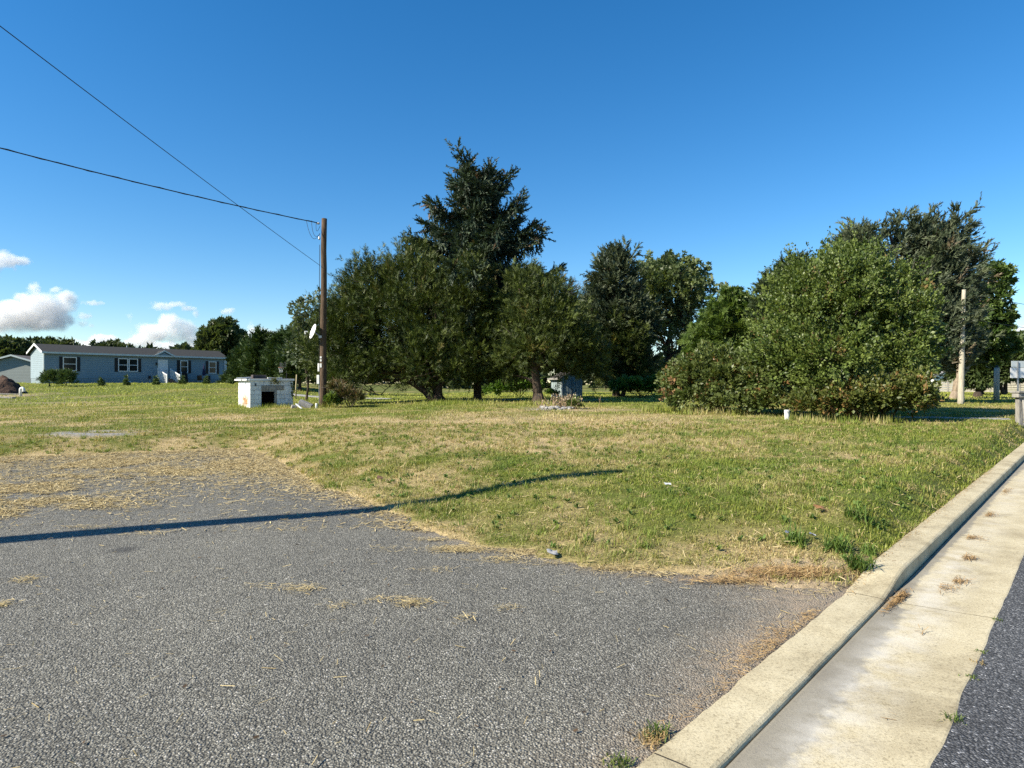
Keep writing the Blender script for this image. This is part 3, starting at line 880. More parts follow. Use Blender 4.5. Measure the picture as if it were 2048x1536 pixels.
def plumes(lv, rng, P, A, Lp, Rp, m, tmpl, size, cols, spread=0.7, var=0.25, up=None, tipw=0.8, tone=None):
    """P plume starts, A their axes; m sprays along each"""
    n = len(P)
    A = nrm(A)
    Lp = Lp * rng.uniform(0.6, 1.35, n); Rp = Rp * rng.uniform(0.7, 1.3, n)
    t = rng.random((n, m)) ** 0.8
    off = rng.normal(size=(n, m, 3)); off = off - A[:, None] * np.sum(off * A[:, None], 2, keepdims=True)
    off = nrm(off) * np.sqrt(rng.random((n, m, 1)))
    pos = P[:, None] + A[:, None] * (Lp[:, None] * t)[..., None] + off * (Rp[:, None] * (1 - t * tipw) )[..., None]
    d = A[:, None] + off * spread + rng.normal(size=(n, m, 3)) * 0.25
    k = rng.random(n)[:, None] * 0.65 + rng.random((n, m)) * 0.35 if tone is None else np.clip(tone[:, None] * 0.65 + rng.random((n, m)) * 0.35, 0, 1)
    c = mixc(cols[0], cols[1], k.ravel())
    if len(cols) > 2:
        odd = rng.random(n) < cols[3]
        sel = np.repeat(odd, m) & (rng.random(n * m) < 0.7)
        c[sel] = mixc(cols[2], cols[2], np.zeros(sel.sum())) * rng.uniform(0.7, 1.3, sel.sum())[:, None]
    c = c * rng.uniform(1 - var, 1 + var, (n * m, 1))
    pos = pos.reshape(-1, 3); d = d.reshape(-1, 3)
    u = None if up is None else (np.repeat(up, m, axis=0) if np.ndim(up) == 2 else np.tile(np.asarray(up, float), (n * m, 1)))
    sz = size * rng.uniform(0.65, 1.3, n * m)
    pick = rng.integers(0, len(tmpl), n * m)
    for q in range(len(tmpl)):
        s_ = pick == q
        lv.add(tmpl[q], pos[s_], d[s_], sz[s_], c[s_], rng, None if u is None else u[s_])

def limb(mb, rng, a, b, r0, r1, sag=0.0, n=5, seg=6, wob=0.06):
    a = np.array(a, float); b = np.array(b, float); L = np.linalg.norm(b - a)
    pts = []
    for i in range(n + 1):
        k = i / n; p = a + (b - a) * k; p[2] += sag * 4 * k * (1 - k)
        if 0 < i < n: p = p + rng.normal(0, wob * L / n, 3)
        pts.append(p)
    mb.tube(pts, [r0 + (r1 - r0) * (i / n) ** 0.8 for i in range(n + 1)], seg)
    return pts

def rel(lobes_px, base):
    """lobes given as photo pixel centre, distance, half sizes (px, px, m) -> metres relative to the tree's base"""
    out = []
    for (u, v, y, ru, rv, ry) in lobes_px:
        c = at(u, v, y) - np.array(base)
        out.append((*c, ru * y / F, ry, rv * y / F))
    return out

def tree(name, label, u, y, lobes_px, seed, kind, mat, cols, nplume, m, size, Lp, Rp, trunk_r=0.2, stems=1, bark='bark', out=1.0, upw=0.4, wind=(0, 0, 0), rand=0.35,
         rmin=0.55, rmax=0.97, inner=0.35, group=None, cat='tree', spread=0.7, bottom=-0.9, leafup=False, x=None, hollow=0.0, shoots=0, shoot_len=0.9, limbs=True, bare=0, crown='crown', trunk_h=None):
    rng = np.random.default_rng(seed)
    bx = px(u, y) if x is None else x
    base = (bx, y, gz(bx, y) - 0.03)
    root = empty(name, base, 0, label, cat, group)
    lobes = rel(lobes_px, base)
    lv = Leaves()
    P, N, idx = lobe_points(rng, lobes, nplume, rmin, rmax, bottom)
    P[:, 2] = np.maximum(P[:, 2], 0.05)
    if hollow > 0:
        hk = 1.0 / (0.9 * max(0.8, 0.5 * max(l[5] for l in lobes)))
        keep = fbm(P[:, 0] * hk + P[:, 1] * 0.6 * hk + seed, P[:, 2] * hk - P[:, 1] * 0.4 * hk, seed, 2) > hollow
        P, N, idx = P[keep], N[keep], idx[keep]
    A = N * out + np.array([0, 0, upw]) + np.array(wind) + rng.normal(0, rand, P.shape)
    P = P - nrm(A) * Lp * 0.5
    P[:, 2] = np.maximum(P[:, 2], 0.05)
    plumes(lv, rng, P, A, Lp, Rp, m, kind, size, cols, spread, up=(N * 0.6 + np.array([-0.2, -0.3, 0.7])) if leafup else None)
    if inner > 0:
        ni = int(nplume * inner)
        P2, N2, _ = lobe_points(rng, lobes, ni, 0.1, rmin + 0.1, bottom)
        P2[:, 2] = np.maximum(P2[:, 2], 0.05)
        plumes(lv, rng, P2, N2 * out + np.array([0, 0, upw]) + rng.normal(0, .5, P2.shape), Lp, Rp * 1.3, m, kind, size * 1.25, cols, spread)
    if shoots:
        P3, N3, _ = lobe_points(rng, lobes, shoots, 0.92, 1.02, -0.1)
        P3[:, 2] = np.maximum(P3[:, 2], 0.3)
        A3 = N3 * 0.8 + np.array([0, 0, 0.8]) + np.array(wind) + rng.normal(0, .35, P3.shape)
        plumes(lv, rng, P3, A3, shoot_len, 0.09, max(8, m // 2), kind, size * 0.9, cols, 0.9, tipw=0.6)
    lv.build(crown, mat, root)
    mb = MB()
    lob = np.array(lobes)
    top = lob[:, 2].max()
    for q in range(stems):
        a0 = q * 2.4 + seed; r0 = 0 if stems == 1 else trunk_r * 1.1
        s0 = (math.cos(a0) * r0, math.sin(a0) * r0, 0)
        tgt = lob[q % len(lob)] if stems > 1 else lob[np.argmax(lob[:, 2])]
        e = (tgt[0], tgt[1], tgt[2] + (0.3 * tgt[5]))
        pts = limb(mb, rng, s0, e, trunk_r, trunk_r * 0.22, n=7, seg=9, wob=0.10)
        mb.tube([(s0[0], s0[1], -0.15), (s0[0], s0[1], 0.0), (s0[0] + (pts[1][0] - s0[0]) * .5, s0[1] + (pts[1][1] - s0[1]) * .5, pts[1][2] * .5)], [trunk_r * 1.5, trunk_r * 1.25, trunk_r * 1.0], 9)
        if limbs:
            for l in lob:
                k = rng.integers(1, 5)
                limb(mb, rng, pts[k], l[:3] + rng.normal(0, 0.15, 3) * l[3:6], trunk_r * 0.45, trunk_r * 0.08, 0.1, 5, 6, 0.12)
            for _ in range(14):
                j = rng.integers(0, len(P)); k = rng.integers(2, 7)
                limb(mb, rng, pts[k], P[j], trunk_r * 0.20, 0.012, 0.1, 5, 5, 0.14)
    mb.build('trunk', M[bark], root, True)
    if bare:
        mb = MB()
        for _ in range(bare):
            j = rng.integers(0, len(P)); p = P[j]; d = nrm(A[j] + rng.normal(0, .4, 3))
            limb(mb, rng, p - d * 0.4, p + d * rng.uniform(0.4, 1.3), 0.018, 0.004, 0.0, 4, 4, 0.1)
        mb.build('bare_twigs', M['bark_dead'], root, True)['kind'] = 'stuff'
    return root

YC = ((0.014, 0.030, 0.006), (0.100, 0.126, 0.021), (0.15, 0.13, 0.03), 0.03)      # yew: dark olive
SC_ = ((0.020, 0.038, 0.022), (0.060, 0.085, 0.045), (0.16, 0.105, 0.06), 0.04)     # spruce: blue green
CC = ((0.0324, 0.0522, 0.0270), (0.1035, 0.1215, 0.0630), (0.15, 0.12, 0.07), 0.05)       # red cedar: grey green
LC = ((0.040, 0.080, 0.014), (0.125, 0.185, 0.034), (0.20, 0.17, 0.04), 0.03)       # broad leaves
VC = ((0.034, 0.066, 0.011), (0.180, 0.225, 0.052), (0.21, 0.15, 0.06), 0.02)       # vine leaves
FC = ((0.040, 0.066, 0.022), (0.105, 0.140, 0.045))                                  # far trees

# --- the wide yew in front of the spruce
yew = tree('yew_tree', 'wide dark green yew with many stems standing behind the dark utility pole', 878, 35.5,
     [(870, 640, 35.5, 95, 115, 3.4), (785, 640, 36, 85, 120, 3.2), (705, 660, 36, 62, 105, 2.6), (662, 700, 35.5, 42, 72, 1.9), (825, 565, 36.5, 70, 80, 2.4), (735, 580, 36.5, 50, 72, 2.0),
      (935, 610, 34.5, 58, 92, 2.4), (960, 690, 34.5, 75, 72, 2.4), (860, 715, 34, 85, 58, 2.2), (700, 735, 35, 62, 40, 1.9), (640, 715, 36, 26, 48, 1.4), (945, 570, 35, 36, 58, 1.7), (1010, 650, 35, 45, 78, 1.9), (660, 640, 37, 30, 50, 1.5), (690, 758, 34.5, 50, 18, 1.4), (770, 748, 35, 55, 22, 1.6), (835, 752, 37, 45, 20, 1.5), (965, 745, 35, 50, 20, 1.5), (915, 735, 33.5, 45, 24, 1.4)],
     11, YEW, M['needle'], YC, 3300, 17, 0.27, 1.15, 0.22, 0.20, 5, upw=0.95, rand=0.42, rmin=0.45, inner=0.36, spread=0.8, bare=30, hollow=0.36)
# --- the second yew, with one thick trunk
yew2 = tree('yew_tree', 'dark olive yew on one thick straight trunk with a dead twiggy side', 1077, 33.0,
     [(1060, 630, 33, 58, 72, 2.4), (1110, 645, 33, 60, 72, 2.4), (1045, 580, 33, 40, 46, 1.7), (1150, 690, 33.5, 52, 55, 2.2), (1075, 695, 32.5, 75, 42, 2.2), (1110, 595, 33.5, 36, 40, 1.6), (1165, 710, 34, 48, 40, 1.8), (1030, 715, 33, 45, 36, 1.8), (1130, 728, 34, 55, 22, 1.6), (1180, 735, 35, 36, 20, 1.3), (1010, 742, 34, 36, 18, 1.2)],
     12, YEW, M['needle'], YC, 1450, 17, 0.26, 1.0, 0.20, 0.27, 1, upw=0.8, rand=0.42, rmin=0.45, inner=0.25, spread=0.8, bare=26, hollow=0.36)
mb = MB(); rg = np.random.default_rng(8)
for k in range(16):      # dead spray reaching out of the crown
    a = at(1120 + rg.uniform(-15, 15), 610 + rg.uniform(-20, 50), 33.2) - np.array(yew2.location)
    b = at(1150 + rg.uniform(-10, 25), 555 + rg.uniform(-5, 60), 33.2 + rg.uniform(-.6, .6)) - np.array(yew2.location)
    pts = limb(mb, rg, a, b, 0.022, 0.004, 0.12, 5, 4, 0.14)
    for j in (2, 3, 4): limb(mb, rg, pts[j], pts[j] + rg.normal(0, .22, 3) + np.array([.15, 0, .15]), 0.010, 0.003, 0, 3, 4)
mb.build('dead_branch', M['bark_dead'], yew2, True)

# --- the tall spruce
def spruce(name, label, u, y, top_v, prof, seed, nb, cols, lean=0.0, group=None, low=0.14, cones=True, size=0.42):
    rng = np.random.default_rng(seed)
    x = px(u, y); z0 = gz(x, y) - 0.03
    root = empty(name, (x, y, z0), 0, label, 'tree', group)
    H = EYE + (768 - top_v) * y / F - z0
    lv = Leaves(); mb = MB()
    mb.tube([(0, 0, -0.15), (0, 0, 0.2), (lean * .3, 0, H * .4), (lean, 0, H * 0.93)], [H * .024, H * .019, H * .013, 0.03], 9)
    hs_, rs_ = zip(*prof)
    P, A, dn = [], [], []
    HP, HA = [], []
    for i in range(nb):
        f = low + (0.985 - low) * ((i + rng.random()) / nb) ** 0.92
        az = i * 2.39996 + rng.normal(0, .3)
        L = np.interp(f, hs_, rs_) * rng.uniform(0.5, 1.1) * (1.32 if i % 9 == 4 else 1.0)
        e0 = 0.75 * smooth(0.72, 1.0, f) + rng.normal(0.02, 0.12)
        st = np.array([lean * f, 0, f * H]); o_ = np.array([math.cos(az), math.sin(az), 0])
        pts = []
        for k in np.linspace(0, 1, 8):
            zz = math.tan(e0) * L * k - 0.30 * L * k * (1 - f * .6) + 0.36 * L * max(0, k - 0.55) ** 1.3 * 1.5
            pts.append(st + o_ * L * k + np.array([0, 0, zz]) + rng.normal(0, .03, 3))
        pts = np.array(pts)
        mb.tube(pts, np.linspace(0.045 * (1.15 - f) + 0.012, 0.006, 8), 5)
        nn = max(4, int(L / 0.135))
        for k in np.linspace(0.14, 1.0, nn):
            j = min(int(k * 7), 6); q = k * 7 - j
            p = pts[j] * (1 - q) + pts[j + 1] * q; d = nrm(pts[j + 1] - pts[j])
            side = np.cross(d, [0, 0, 1.0])
            wl = 0.55 * (1 - 0.5 * k)
            for sg in (-1, 1):
                P.append(p); A.append(d * 0.75 + side * sg * 0.8 + np.array([0, 0, -0.12 + rng.normal(0, .15)]))
            P.append(p); A.append(d + rng.normal(0, .25, 3) + np.array([0, 0, .25 * k]))
            for _q in range(2): HP.append(p); HA.append(d * 0.25 + side * rng.normal(0, .35) + np.array([0, 0, -1.0]))
    P, A = np.array(P), np.array(A)
    plumes(lv, rng, P, A, size * 1.1, 0.05, 2, SPRUCE, size * 1.12, cols, 0.35)
    plumes(lv, rng, np.array(HP), np.array(HA), size * 1.1, 0.06, 2, SPRUCE, size * 1.08, cols, 0.3)
    lv.build('crown', M['needle'], root)
    mb.build('trunk', M['bark'], root, True)
    if cones:
        cv = Leaves(); k = rng.choice(len(P), 420)
        k = k[P[k][:, 2] > H * 0.42]
        pc = P[k] + rng.normal(0, .12, (len(k), 3))
        cone_t = (np.array([(0, 0, .0), (.25, .13, 0), (.25, -.07, .11), (.25, -.07, -.11), (1, 0, 0)], float), np.array([(0, 1, 2), (0, 2, 3), (0, 3, 1), (4, 2, 1), (4, 3, 2), (4, 1, 3)]))
        cv.add(cone_t, pc, np.tile([0, 0, -1.0], (len(k), 1)) + rng.normal(0, .1, (len(k), 3)), rng.uniform(.15, .24, len(k)), mixc((.14, .085, .045), (.26, .17, .10), rng.random(len(k))), rng)
        cv.build('cones', M['straw'], root)['kind'] = 'stuff'
    return root
spruce('spruce_tree', 'tall ragged blue green spruce hung with cones, rising over the yews', 955, 38.0, 352,
       [(0.10, 3.2), (0.3, 4.3), (0.45, 4.8), (0.55, 4.4), (0.65, 3.7), (0.72, 3.8), (0.80, 2.8), (0.87, 2.2), (0.93, 1.5), (0.97, 1.0), (1.0, 0.5)], 21, 140, SC_, 0.0, size=0.46)

# --- trees behind, between the yews and the bush
tree('cedar_tree', 'grey green cedar with thin feathery top behind the small blue shed', 1232, 48, [(1230, 565, 48, 46, 52, 2.0), (1215, 630, 48, 58, 70, 2.4), (1255, 640, 48, 50, 75, 2.4), (1195, 680, 48, 40, 60, 2.0), (1230, 530, 48, 30, 26, 1.2), (1240, 720, 48, 60, 60, 2.4)],
     31, CEDAR, M['needle'], CC, 640, 12, 0.54, 1.2, 0.3, 0.24, 1, upw=0.8, inner=0.25)
tree('yew_tree', 'low olive green yew thicket growing past the gable of the blue shed', 1242, 47, [(1250, 690, 47, 45, 60, 2.0), (1218, 730, 47, 32, 45, 1.6), (1265, 740, 47, 35, 40, 1.6), (1235, 655, 47, 26, 38, 1.3)],
     32, YEW, M['needle'], YC, 520, 13, 0.42, 0.9, 0.26, 0.16, 3, upw=0.6)
tree('shade_tree', 'round crowned shade tree with sky showing through its open branches', 1345, 53, [(1340, 580, 53, 75, 60, 3.2), (1390, 600, 53, 45, 60, 2.6), (1300, 580, 53, 38, 55, 2.4), (1330, 690, 53, 70, 60, 3.0), (1280, 650, 53, 35, 70, 2.2), (1350, 545, 53, 50, 35, 2.2), (1310, 740, 52, 60, 40, 2.8)],
     33, LEAF3, M['leaf'], ((0.060, 0.090, 0.034), (0.165, 0.200, 0.080)), 620, 26, 0.26, 1.3, 0.55, 0.30, 2, upw=0.3, inner=0.10, rmin=0.62, bare=10, hollow=0.42)
tree('locust_tree', 'light green feathery tree between the shade tree and the vine covered bush', 1450, 37, [(1440, 680, 37, 60, 60, 2.0), (1480, 650, 37, 45, 60, 1.9), (1455, 620, 37, 34, 36, 1.4), (1410, 710, 37, 42, 55, 1.8), (1500, 700, 37, 50, 70, 1.9)],
     34, LEAF5, M['leaf'], ((0.060, 0.105, 0.022), (0.155, 0.215, 0.048)), 480, 18, 0.24, 0.75, 0.34, 0.12, 2, upw=0.35, inner=0.35)
tree('hedge_thicket', 'low bright green thicket of weeds behind the vine covered bush', 1285, 44, [(1265, 775, 44, 35, 14, 1.0), (1310, 776, 44, 35, 15, 1.0), (1240, 777, 44, 20, 10, .8)],
     35, LEAF3, M['leaf'], ((0.06, 0.12, 0.02), (0.15, 0.25, 0.04)), 190, 16, 0.20, 0.4, 0.25, 0.03, 3, cat='bush', bottom=0.0)
tree('weed_thicket', 'bright green vine thicket filling the gap between the yew trunks and the blue shed', 1040, 46, [(1040, 768, 46, 26, 24, 1.0), (1010, 778, 46, 28, 14, 1.0), (1062, 775, 46, 22, 18, .9), (985, 782, 46, 18, 8, .8)],
     36, LEAF3, M['leaf'], ((0.07, 0.14, 0.02), (0.17, 0.28, 0.05)), 200, 16, 0.20, 0.4, 0.25, 0.03, 3, cat='bush', bottom=0.0)
tree('dark_tree', 'dark evergreen mass standing behind the two yews and the spruce', 1150, 58, [(1150, 690, 58, 60, 70, 2.4), (1100, 700, 58, 60, 50, 2.4), (1160, 640, 58, 40, 50, 2.0)],
     37, YEW, M['needle'], FC, 420, 13, 0.5, 1.0, 0.3, 0.2, 2, upw=0.5)
tree('dark_shrub', 'dark shrubs on the far side of the lawn behind the wide yew', 760, 60, [(700, 755, 60, 70, 18, 1.5), (800, 757, 60, 70, 16, 1.5), (620, 750, 60, 40, 20, 1.5)],
     38, LEAF3, M['leaf'], ((0.03, 0.06, 0.02), (0.09, 0.13, 0.04)), 280, 16, 0.3, 0.6, 0.4, 0.05, 3, cat='bush', bottom=0.0)
tree('weed_bush', 'small leafy weed bush growing against the pale side of the blue shed', 1106, 44.5, [(1101, 786, 44.5, 6, 6, .2), (1110, 789, 44.5, 5, 4, .2)],
     39, LEAF3, M['leaf'], ((0.07, 0.13, 0.02), (0.17, 0.26, 0.05)), 40, 8, 0.12, 0.2, 0.10, 0.012, 2, cat='bush', bottom=0.0, limbs=False)

# --- big vine covered bush, with its lower skirts as things of their own
tree('vine_bush', 'huge broad leaved bush smothered in glossy vines behind the small white pipe', 1690, 22.5,
     [(1685, 610, 22.5, 88, 95, 2.0), (1755, 660, 22, 75, 95, 2.0), (1595, 655, 23, 75, 85, 2.0), (1660, 715, 21.5, 110, 80, 1.9), (1765, 735, 21.5, 75, 70, 1.8), (1560, 725, 22.5, 65, 65, 1.8), (1705, 545, 23, 48, 45, 1.4), (1610, 575, 23.5, 44, 40, 1.3), (1815, 640, 22, 40, 42, 1.3), (1700, 785, 21, 110, 40, 1.3), (1835, 700, 22, 30, 26, .9), (1660, 545, 24, 24, 24, .9), (1790, 575, 23, 38, 34, 1.1), (1560, 615, 23.5, 26, 24, .9)],
     41, LEAF, M['gloss_leaf'], VC, 3000, 44, 0.096, 0.80, 0.24, 0.09, 6, upw=0.40, inner=0.3, leafup=True, cat='bush', rmin=0.60, bare=20, hollow=0.47, shoots=260, shoot_len=0.9)
tree('vine_shrub', 'low rounded shrub under browning vines at the far end of the big bush', 1440, 24.5,
     [(1400, 765, 25, 62, 52, 1.5), (1470, 765, 24, 70, 58, 1.5), (1540, 770, 23, 65, 55, 1.4), (1355, 775, 25.5, 26, 38, 1.0), (1430, 730, 24.8, 50, 28, 1.1), (1390, 800, 24.6, 55, 22, 1.2), (1470, 802, 23.6, 65, 22, 1.2), (1550, 805, 22.6, 60, 24, 1.2)],
     42, LEAF, M['gloss_leaf'], ((0.045, 0.075, 0.014), (0.155, 0.180, 0.055), (0.23, 0.13, 0.05), 0.10), 1250, 28, 0.115, 0.45, 0.22, 0.05, 5, upw=0.2, inner=0.3, shoots=90, shoot_len=.45, leafup=True, cat='bush', rmin=0.72, bottom=-0.3)
tree('leafy_shrub', 'low spreading shrub with yellowing leaves at the gravel path end of the big bush', 1780, 20.2,
     [(1745, 800, 20.2, 70, 38, 1.1), (1810, 800, 20, 50, 42, 1.0), (1690, 808, 20.4, 50, 28, .9), (1630, 812, 20.8, 50, 24, .8)],
     43, LEAF, M['gloss_leaf'], ((0.05, 0.075, 0.014), (0.165, 0.175, 0.045), (0.24, 0.15, 0.05), 0.14), 760, 26, 0.105, 0.45, 0.22, 0.035, 5, upw=0.3, inner=0.3, shoots=90, shoot_len=.5, leafup=True, cat='bush', rmin=0.68, bottom=-0.2)
# dead orange sprays on the vines
def dead_spray(label, u, v, y, ru, rv, seed, n=46):
    return tree('dead_vine', label, u, y, [(u, v, y, ru, rv, .35)], seed, LEAF3, M['straw'], ((0.12, 0.075, 0.035), (0.33, 0.19, 0.085)), n, 6, 0.12, 0.45, 0.12, 0.012, 2, upw=-0.3, inner=0.2, cat='dead vine', limbs=False)
dead_spray('orange brown dead vine hanging on the end of the low rounded shrub', 1350, 785, 24.6, 24, 24, 51, 22)
dead_spray('rusty dead leaves caught low in the middle of the vine covered bush', 1685, 803, 20.1, 52, 22, 52, 20)

# --- cedars behind the bush
tree('cedar_tree', 'tall wind swept cedar with plumes streaming to one side behind the vine covered bush', 1835, 33,
     [(1845, 515, 33, 38, 62, 1.8), (1870, 560, 33, 60, 70, 2.2), (1850, 640, 33, 70, 80, 2.4), (1850, 468, 33, 12, 22, .7), (1905, 470, 33, 22, 20, .9), (1925, 520, 33, 26, 20, .9), (1805, 490, 33, 22, 20, .9), (1890, 620, 33, 45, 55, 1.8), (1775, 462, 33, 14, 10, .5), (1870, 700, 33, 60, 60, 2.2)],
     61, CEDAR, M['needle'], CC, 950, 13, 0.36, 1.3, 0.20, 0.22, 1, out=0.35, upw=0.75, wind=(0.75, 0, 0), rand=0.2, inner=0.3, shoots=70, shoot_len=1.3)
tree('cedar_tree', 'shorter cedar whose blunt top shows over the vine covered bush', 1705, 31,
     [(1708, 505, 31, 26, 36, 1.3), (1716, 478, 31, 12, 20, .7), (1700, 560, 31, 45, 50, 1.8), (1735, 540, 31, 30, 40, 1.4)],
     62, CEDAR, M['needle'], CC, 420, 13, 0.34, 0.8, 0.22, 0.2, 1, out=0.6, upw=0.8, wind=(0.15, 0, 0), rand=0.25)
tree('cedar_tree', 'small dark cedar leaning out beside the vine covered bush and the light green tree', 1575, 33,
     [(1565, 590, 33, 42, 45, 1.6), (1590, 560, 33, 30, 40, 1.3), (1540, 610, 33, 30, 30, 1.2), (1580, 660, 33, 50, 60, 1.8)],
     63, CEDAR, M['needle'], ((0.022, 0.040, 0.018), (0.07, 0.095, 0.035)), 400, 13, 0.34, 0.7, 0.24, 0.16, 1, upw=0.5)

# --- trees at the road end
tree('oak_tree', 'slender leafy tree on a pale leaning trunk behind the weathered utility pole', 1912, 40,
     [(1985, 560, 40, 26, 30, 1.1), (1965, 600, 40, 34, 30, 1.4), (1985, 640, 40, 30, 30, 1.3), (1955, 660, 40, 45, 35, 1.6), (1945, 700, 41, 50, 35, 1.8), (1985, 690, 41, 35, 30, 1.6), (1930, 630, 41, 28, 40, 1.4)],
     64, LEAF3, M['leaf'], ((0.035, 0.070, 0.016), (0.11, 0.160, 0.036)), 420, 20, 0.24, 0.8, 0.36, 0.22, 2, bark='bark_pale', upw=0.3, inner=0.15, rmin=0.6)
for k, (u, v, ru, rv, y) in enumerate([(2010, 720, 45, 42, 55), (2075, 715, 55, 50, 58), (1960, 735, 40, 30, 56)]):
    tree('far_tree', ['dark spreading tree shading the field behind the short grey post', 'dark tree by the road beyond the traffic sign', 'dark low tree in front of the pale far fence'][k], u, y,
         [(u, v, y, ru, rv, 2.4), (u - 15, v + 15, y, ru * .8, rv * .6, 2.2), (u + 18, v - 8, y, ru * .7, rv * .7, 2.0)], 70 + k, LEAF3, M['leaf'], FC, 260, 18, 0.34, 1.0, 0.45, 0.20, 2, upw=0.2, inner=0.25, group='trees at the far end of the field')

# --- trees behind the house and the hut
tree('shade_tree', 'round open crowned tree standing past the end of the blue house', 447, 85, [(445, 690, 85, 45, 42, 3.4), (470, 710, 85, 30, 40, 2.8), (425, 720, 85, 30, 30, 2.6), (450, 665, 85, 28, 25, 2.2)],
     81, LEAF3, M['leaf'], ((0.04, 0.065, 0.024), (0.11, 0.135, 0.05)), 420, 18, 0.42, 1.2, 0.5, 0.3, 1, upw=0.4, inner=0.2, bare=14)
for k, (u, y, tv, w) in enumerate([(522, 64, 668, 1.5), (562, 62, 675, 1.7), (600, 60, 660, 1.8), (492, 70, 695, 1.3), (474, 74, 718, 0.9)]):
    tree('spruce_tree', ['pointed dark spruce standing behind the block hut', 'dark green spruce behind the basketball hoop', 'dark spruce just past the thin wooden stake', 'broad bushy spruce at the patio end of the blue house', 'short round evergreen at the corner of the blue house'][k], u, y,
         [(u, tv + 70, y, w * F / y * 1.0, 50, w), (u + 3, tv + 35, y, w * F / y * .6, 38, w * .65), (u, tv + 12, y, w * F / y * .25, 18, w * .3)], 90 + k, CEDAR, M['needle'],
         ((0.028, 0.055, 0.016), (0.085, 0.125, 0.034)), 260, 12, 0.58, 0.9, 0.3, 0.16, 1, upw=0.55, group='spruces behind the hut', bottom=-0.6)
tree('willow_tree', 'thin pale leaved tree peeping out between the spruces and the wide yew', 612, 42, [(615, 640, 42, 22, 40, 1.0), (600, 620, 42, 18, 22, .8), (628, 600, 42, 10, 22, .6), (610, 690, 42, 30, 50, 1.3)],
     97, LEAF, M['leaf'], ((0.06, 0.085, 0.045), (0.15, 0.18, 0.10)), 150, 16, 0.20, 0.6, 0.25, 0.08, 1, upw=0.5, inner=0.05)
FARL = ['distant dark tree over the ridge of the grey house', 'distant dark tree past the far eave of the grey house', 'distant dark tree between the two houses', 'thin topped distant tree over the gable end of the blue house', 'small distant tree just past the gable of the blue house',
        'distant tree crown showing over the roof between the first two windows', 'distant tree crown showing over the roof past the entry gable', 'low distant trees behind the middle of the blue roof', 'low distant tree behind the roof near its lit gable']
for k, (u, v, ru, rv, y) in enumerate([(12, 712, 35, 30, 105), (-40, 708, 40, 34, 110), (52, 714, 26, 26, 108), (95, 702, 35, 18, 120), (128, 705, 16, 14, 118), (220, 708, 34, 20, 125), (375, 712, 26, 14, 125), (300, 722, 60, 14, 130), (170, 720, 40, 14, 128)]):
    tree('far_tree', FARL[k], u, y, [(u, v, y, ru, rv, 3.5), (u + ru * .4, v + rv * .2, y, ru * .6, rv * .7, 3.0), (u - ru * .45, v + rv * .15, y, ru * .6, rv * .75, 3.0), (u, v + rv * 1.3, y, ru * .8, rv * .8, 3.0)],
         110 + k, LEAF3, M['leaf'], ((0.035, 0.055, 0.022), (0.095, 0.115, 0.045)), 170, 11, 0.72, 1.5, 0.7, 0.28, 1, upw=0.3, inner=0.2, group='far trees behind the houses')

# --- young firs planted in a row before the house, and the pair grown together
FIRS = ['young fir next to the pair of bushy firs before the blue house', 'young fir with a white stone under the double window of the blue house', 'young fir standing before the front steps of the blue house',
        'young fir standing before the covered grill', 'young fir standing before the navy umbrella', 'young fir at the far end of the row past the patio']
for k, u in enumerate([203, 253, 312, 365, 413, 462]):
    y = 57.5 + k * 1.2
    tree('fir_sapling', FIRS[k], u, y, [(u, 771, y, 6, 4, .26), (u, 764, y, 4, 5, .18), (u, 756, y, 1.6, 4, .08)], 130 + k, CEDAR, M['needle'],
         ((0.060, 0.105, 0.035), (0.16, 0.21, 0.075)), 50, 9, 0.17, 0.16, 0.06, 0.025, 1, upw=0.6, limbs=False, group='young firs before the house', bottom=-0.4)
for k, (u, s_) in enumerate([(100, 1.0), (133, 1.05)]):
    tree('fir_bush', ['bushy fir against the corner of the blue house', 'bushy fir with a pale bare twig under the end window of the blue house'][k], u, 56, [(u, 762, 56, 17 * s_, 13, .7), (u - 4, 752, 56, 9, 9, .45), (u + 8, 751, 56, 7, 9, .4)], 140 + k, CEDAR, M['needle'],
         ((0.055, 0.095, 0.028), (0.14, 0.19, 0.06)), 150, 10, 0.22, 0.28, 0.10, 0.035, 2, upw=0.7, limbs=False, cat='bush', bottom=-0.4, bare=4 + 6 * k)

# --- bush at the foot of the pole
tree('juniper_bush', 'browning low bush spilling out at the foot of the utility pole', 700, 30.5, [(692, 792, 30.5, 24, 12, .6), (715, 798, 30.3, 13, 7, .4), (672, 780, 30.8, 9, 14, .35)], 150, YEW, M['needle'],
     ((0.055, 0.06, 0.018), (0.15, 0.13, 0.045), (0.20, 0.12, 0.06), 0.3), 150, 12, 0.20, 0.28, 0.12, 0.025, 3, upw=0.3, cat='bush', bottom=-0.2, bare=8)
tree('weed_bush', 'green weed clump growing against the base of the utility pole', 672, 30.2, [(668, 803, 30.2, 10, 9, .3)], 151, LEAF5, M['leaf'], ((0.07, 0.12, 0.02), (0.2, 0.26, 0.06)), 26, 12, 0.16, 0.25, 0.12, 0.01, 2, limbs=False, cat='weeds', bottom=0)

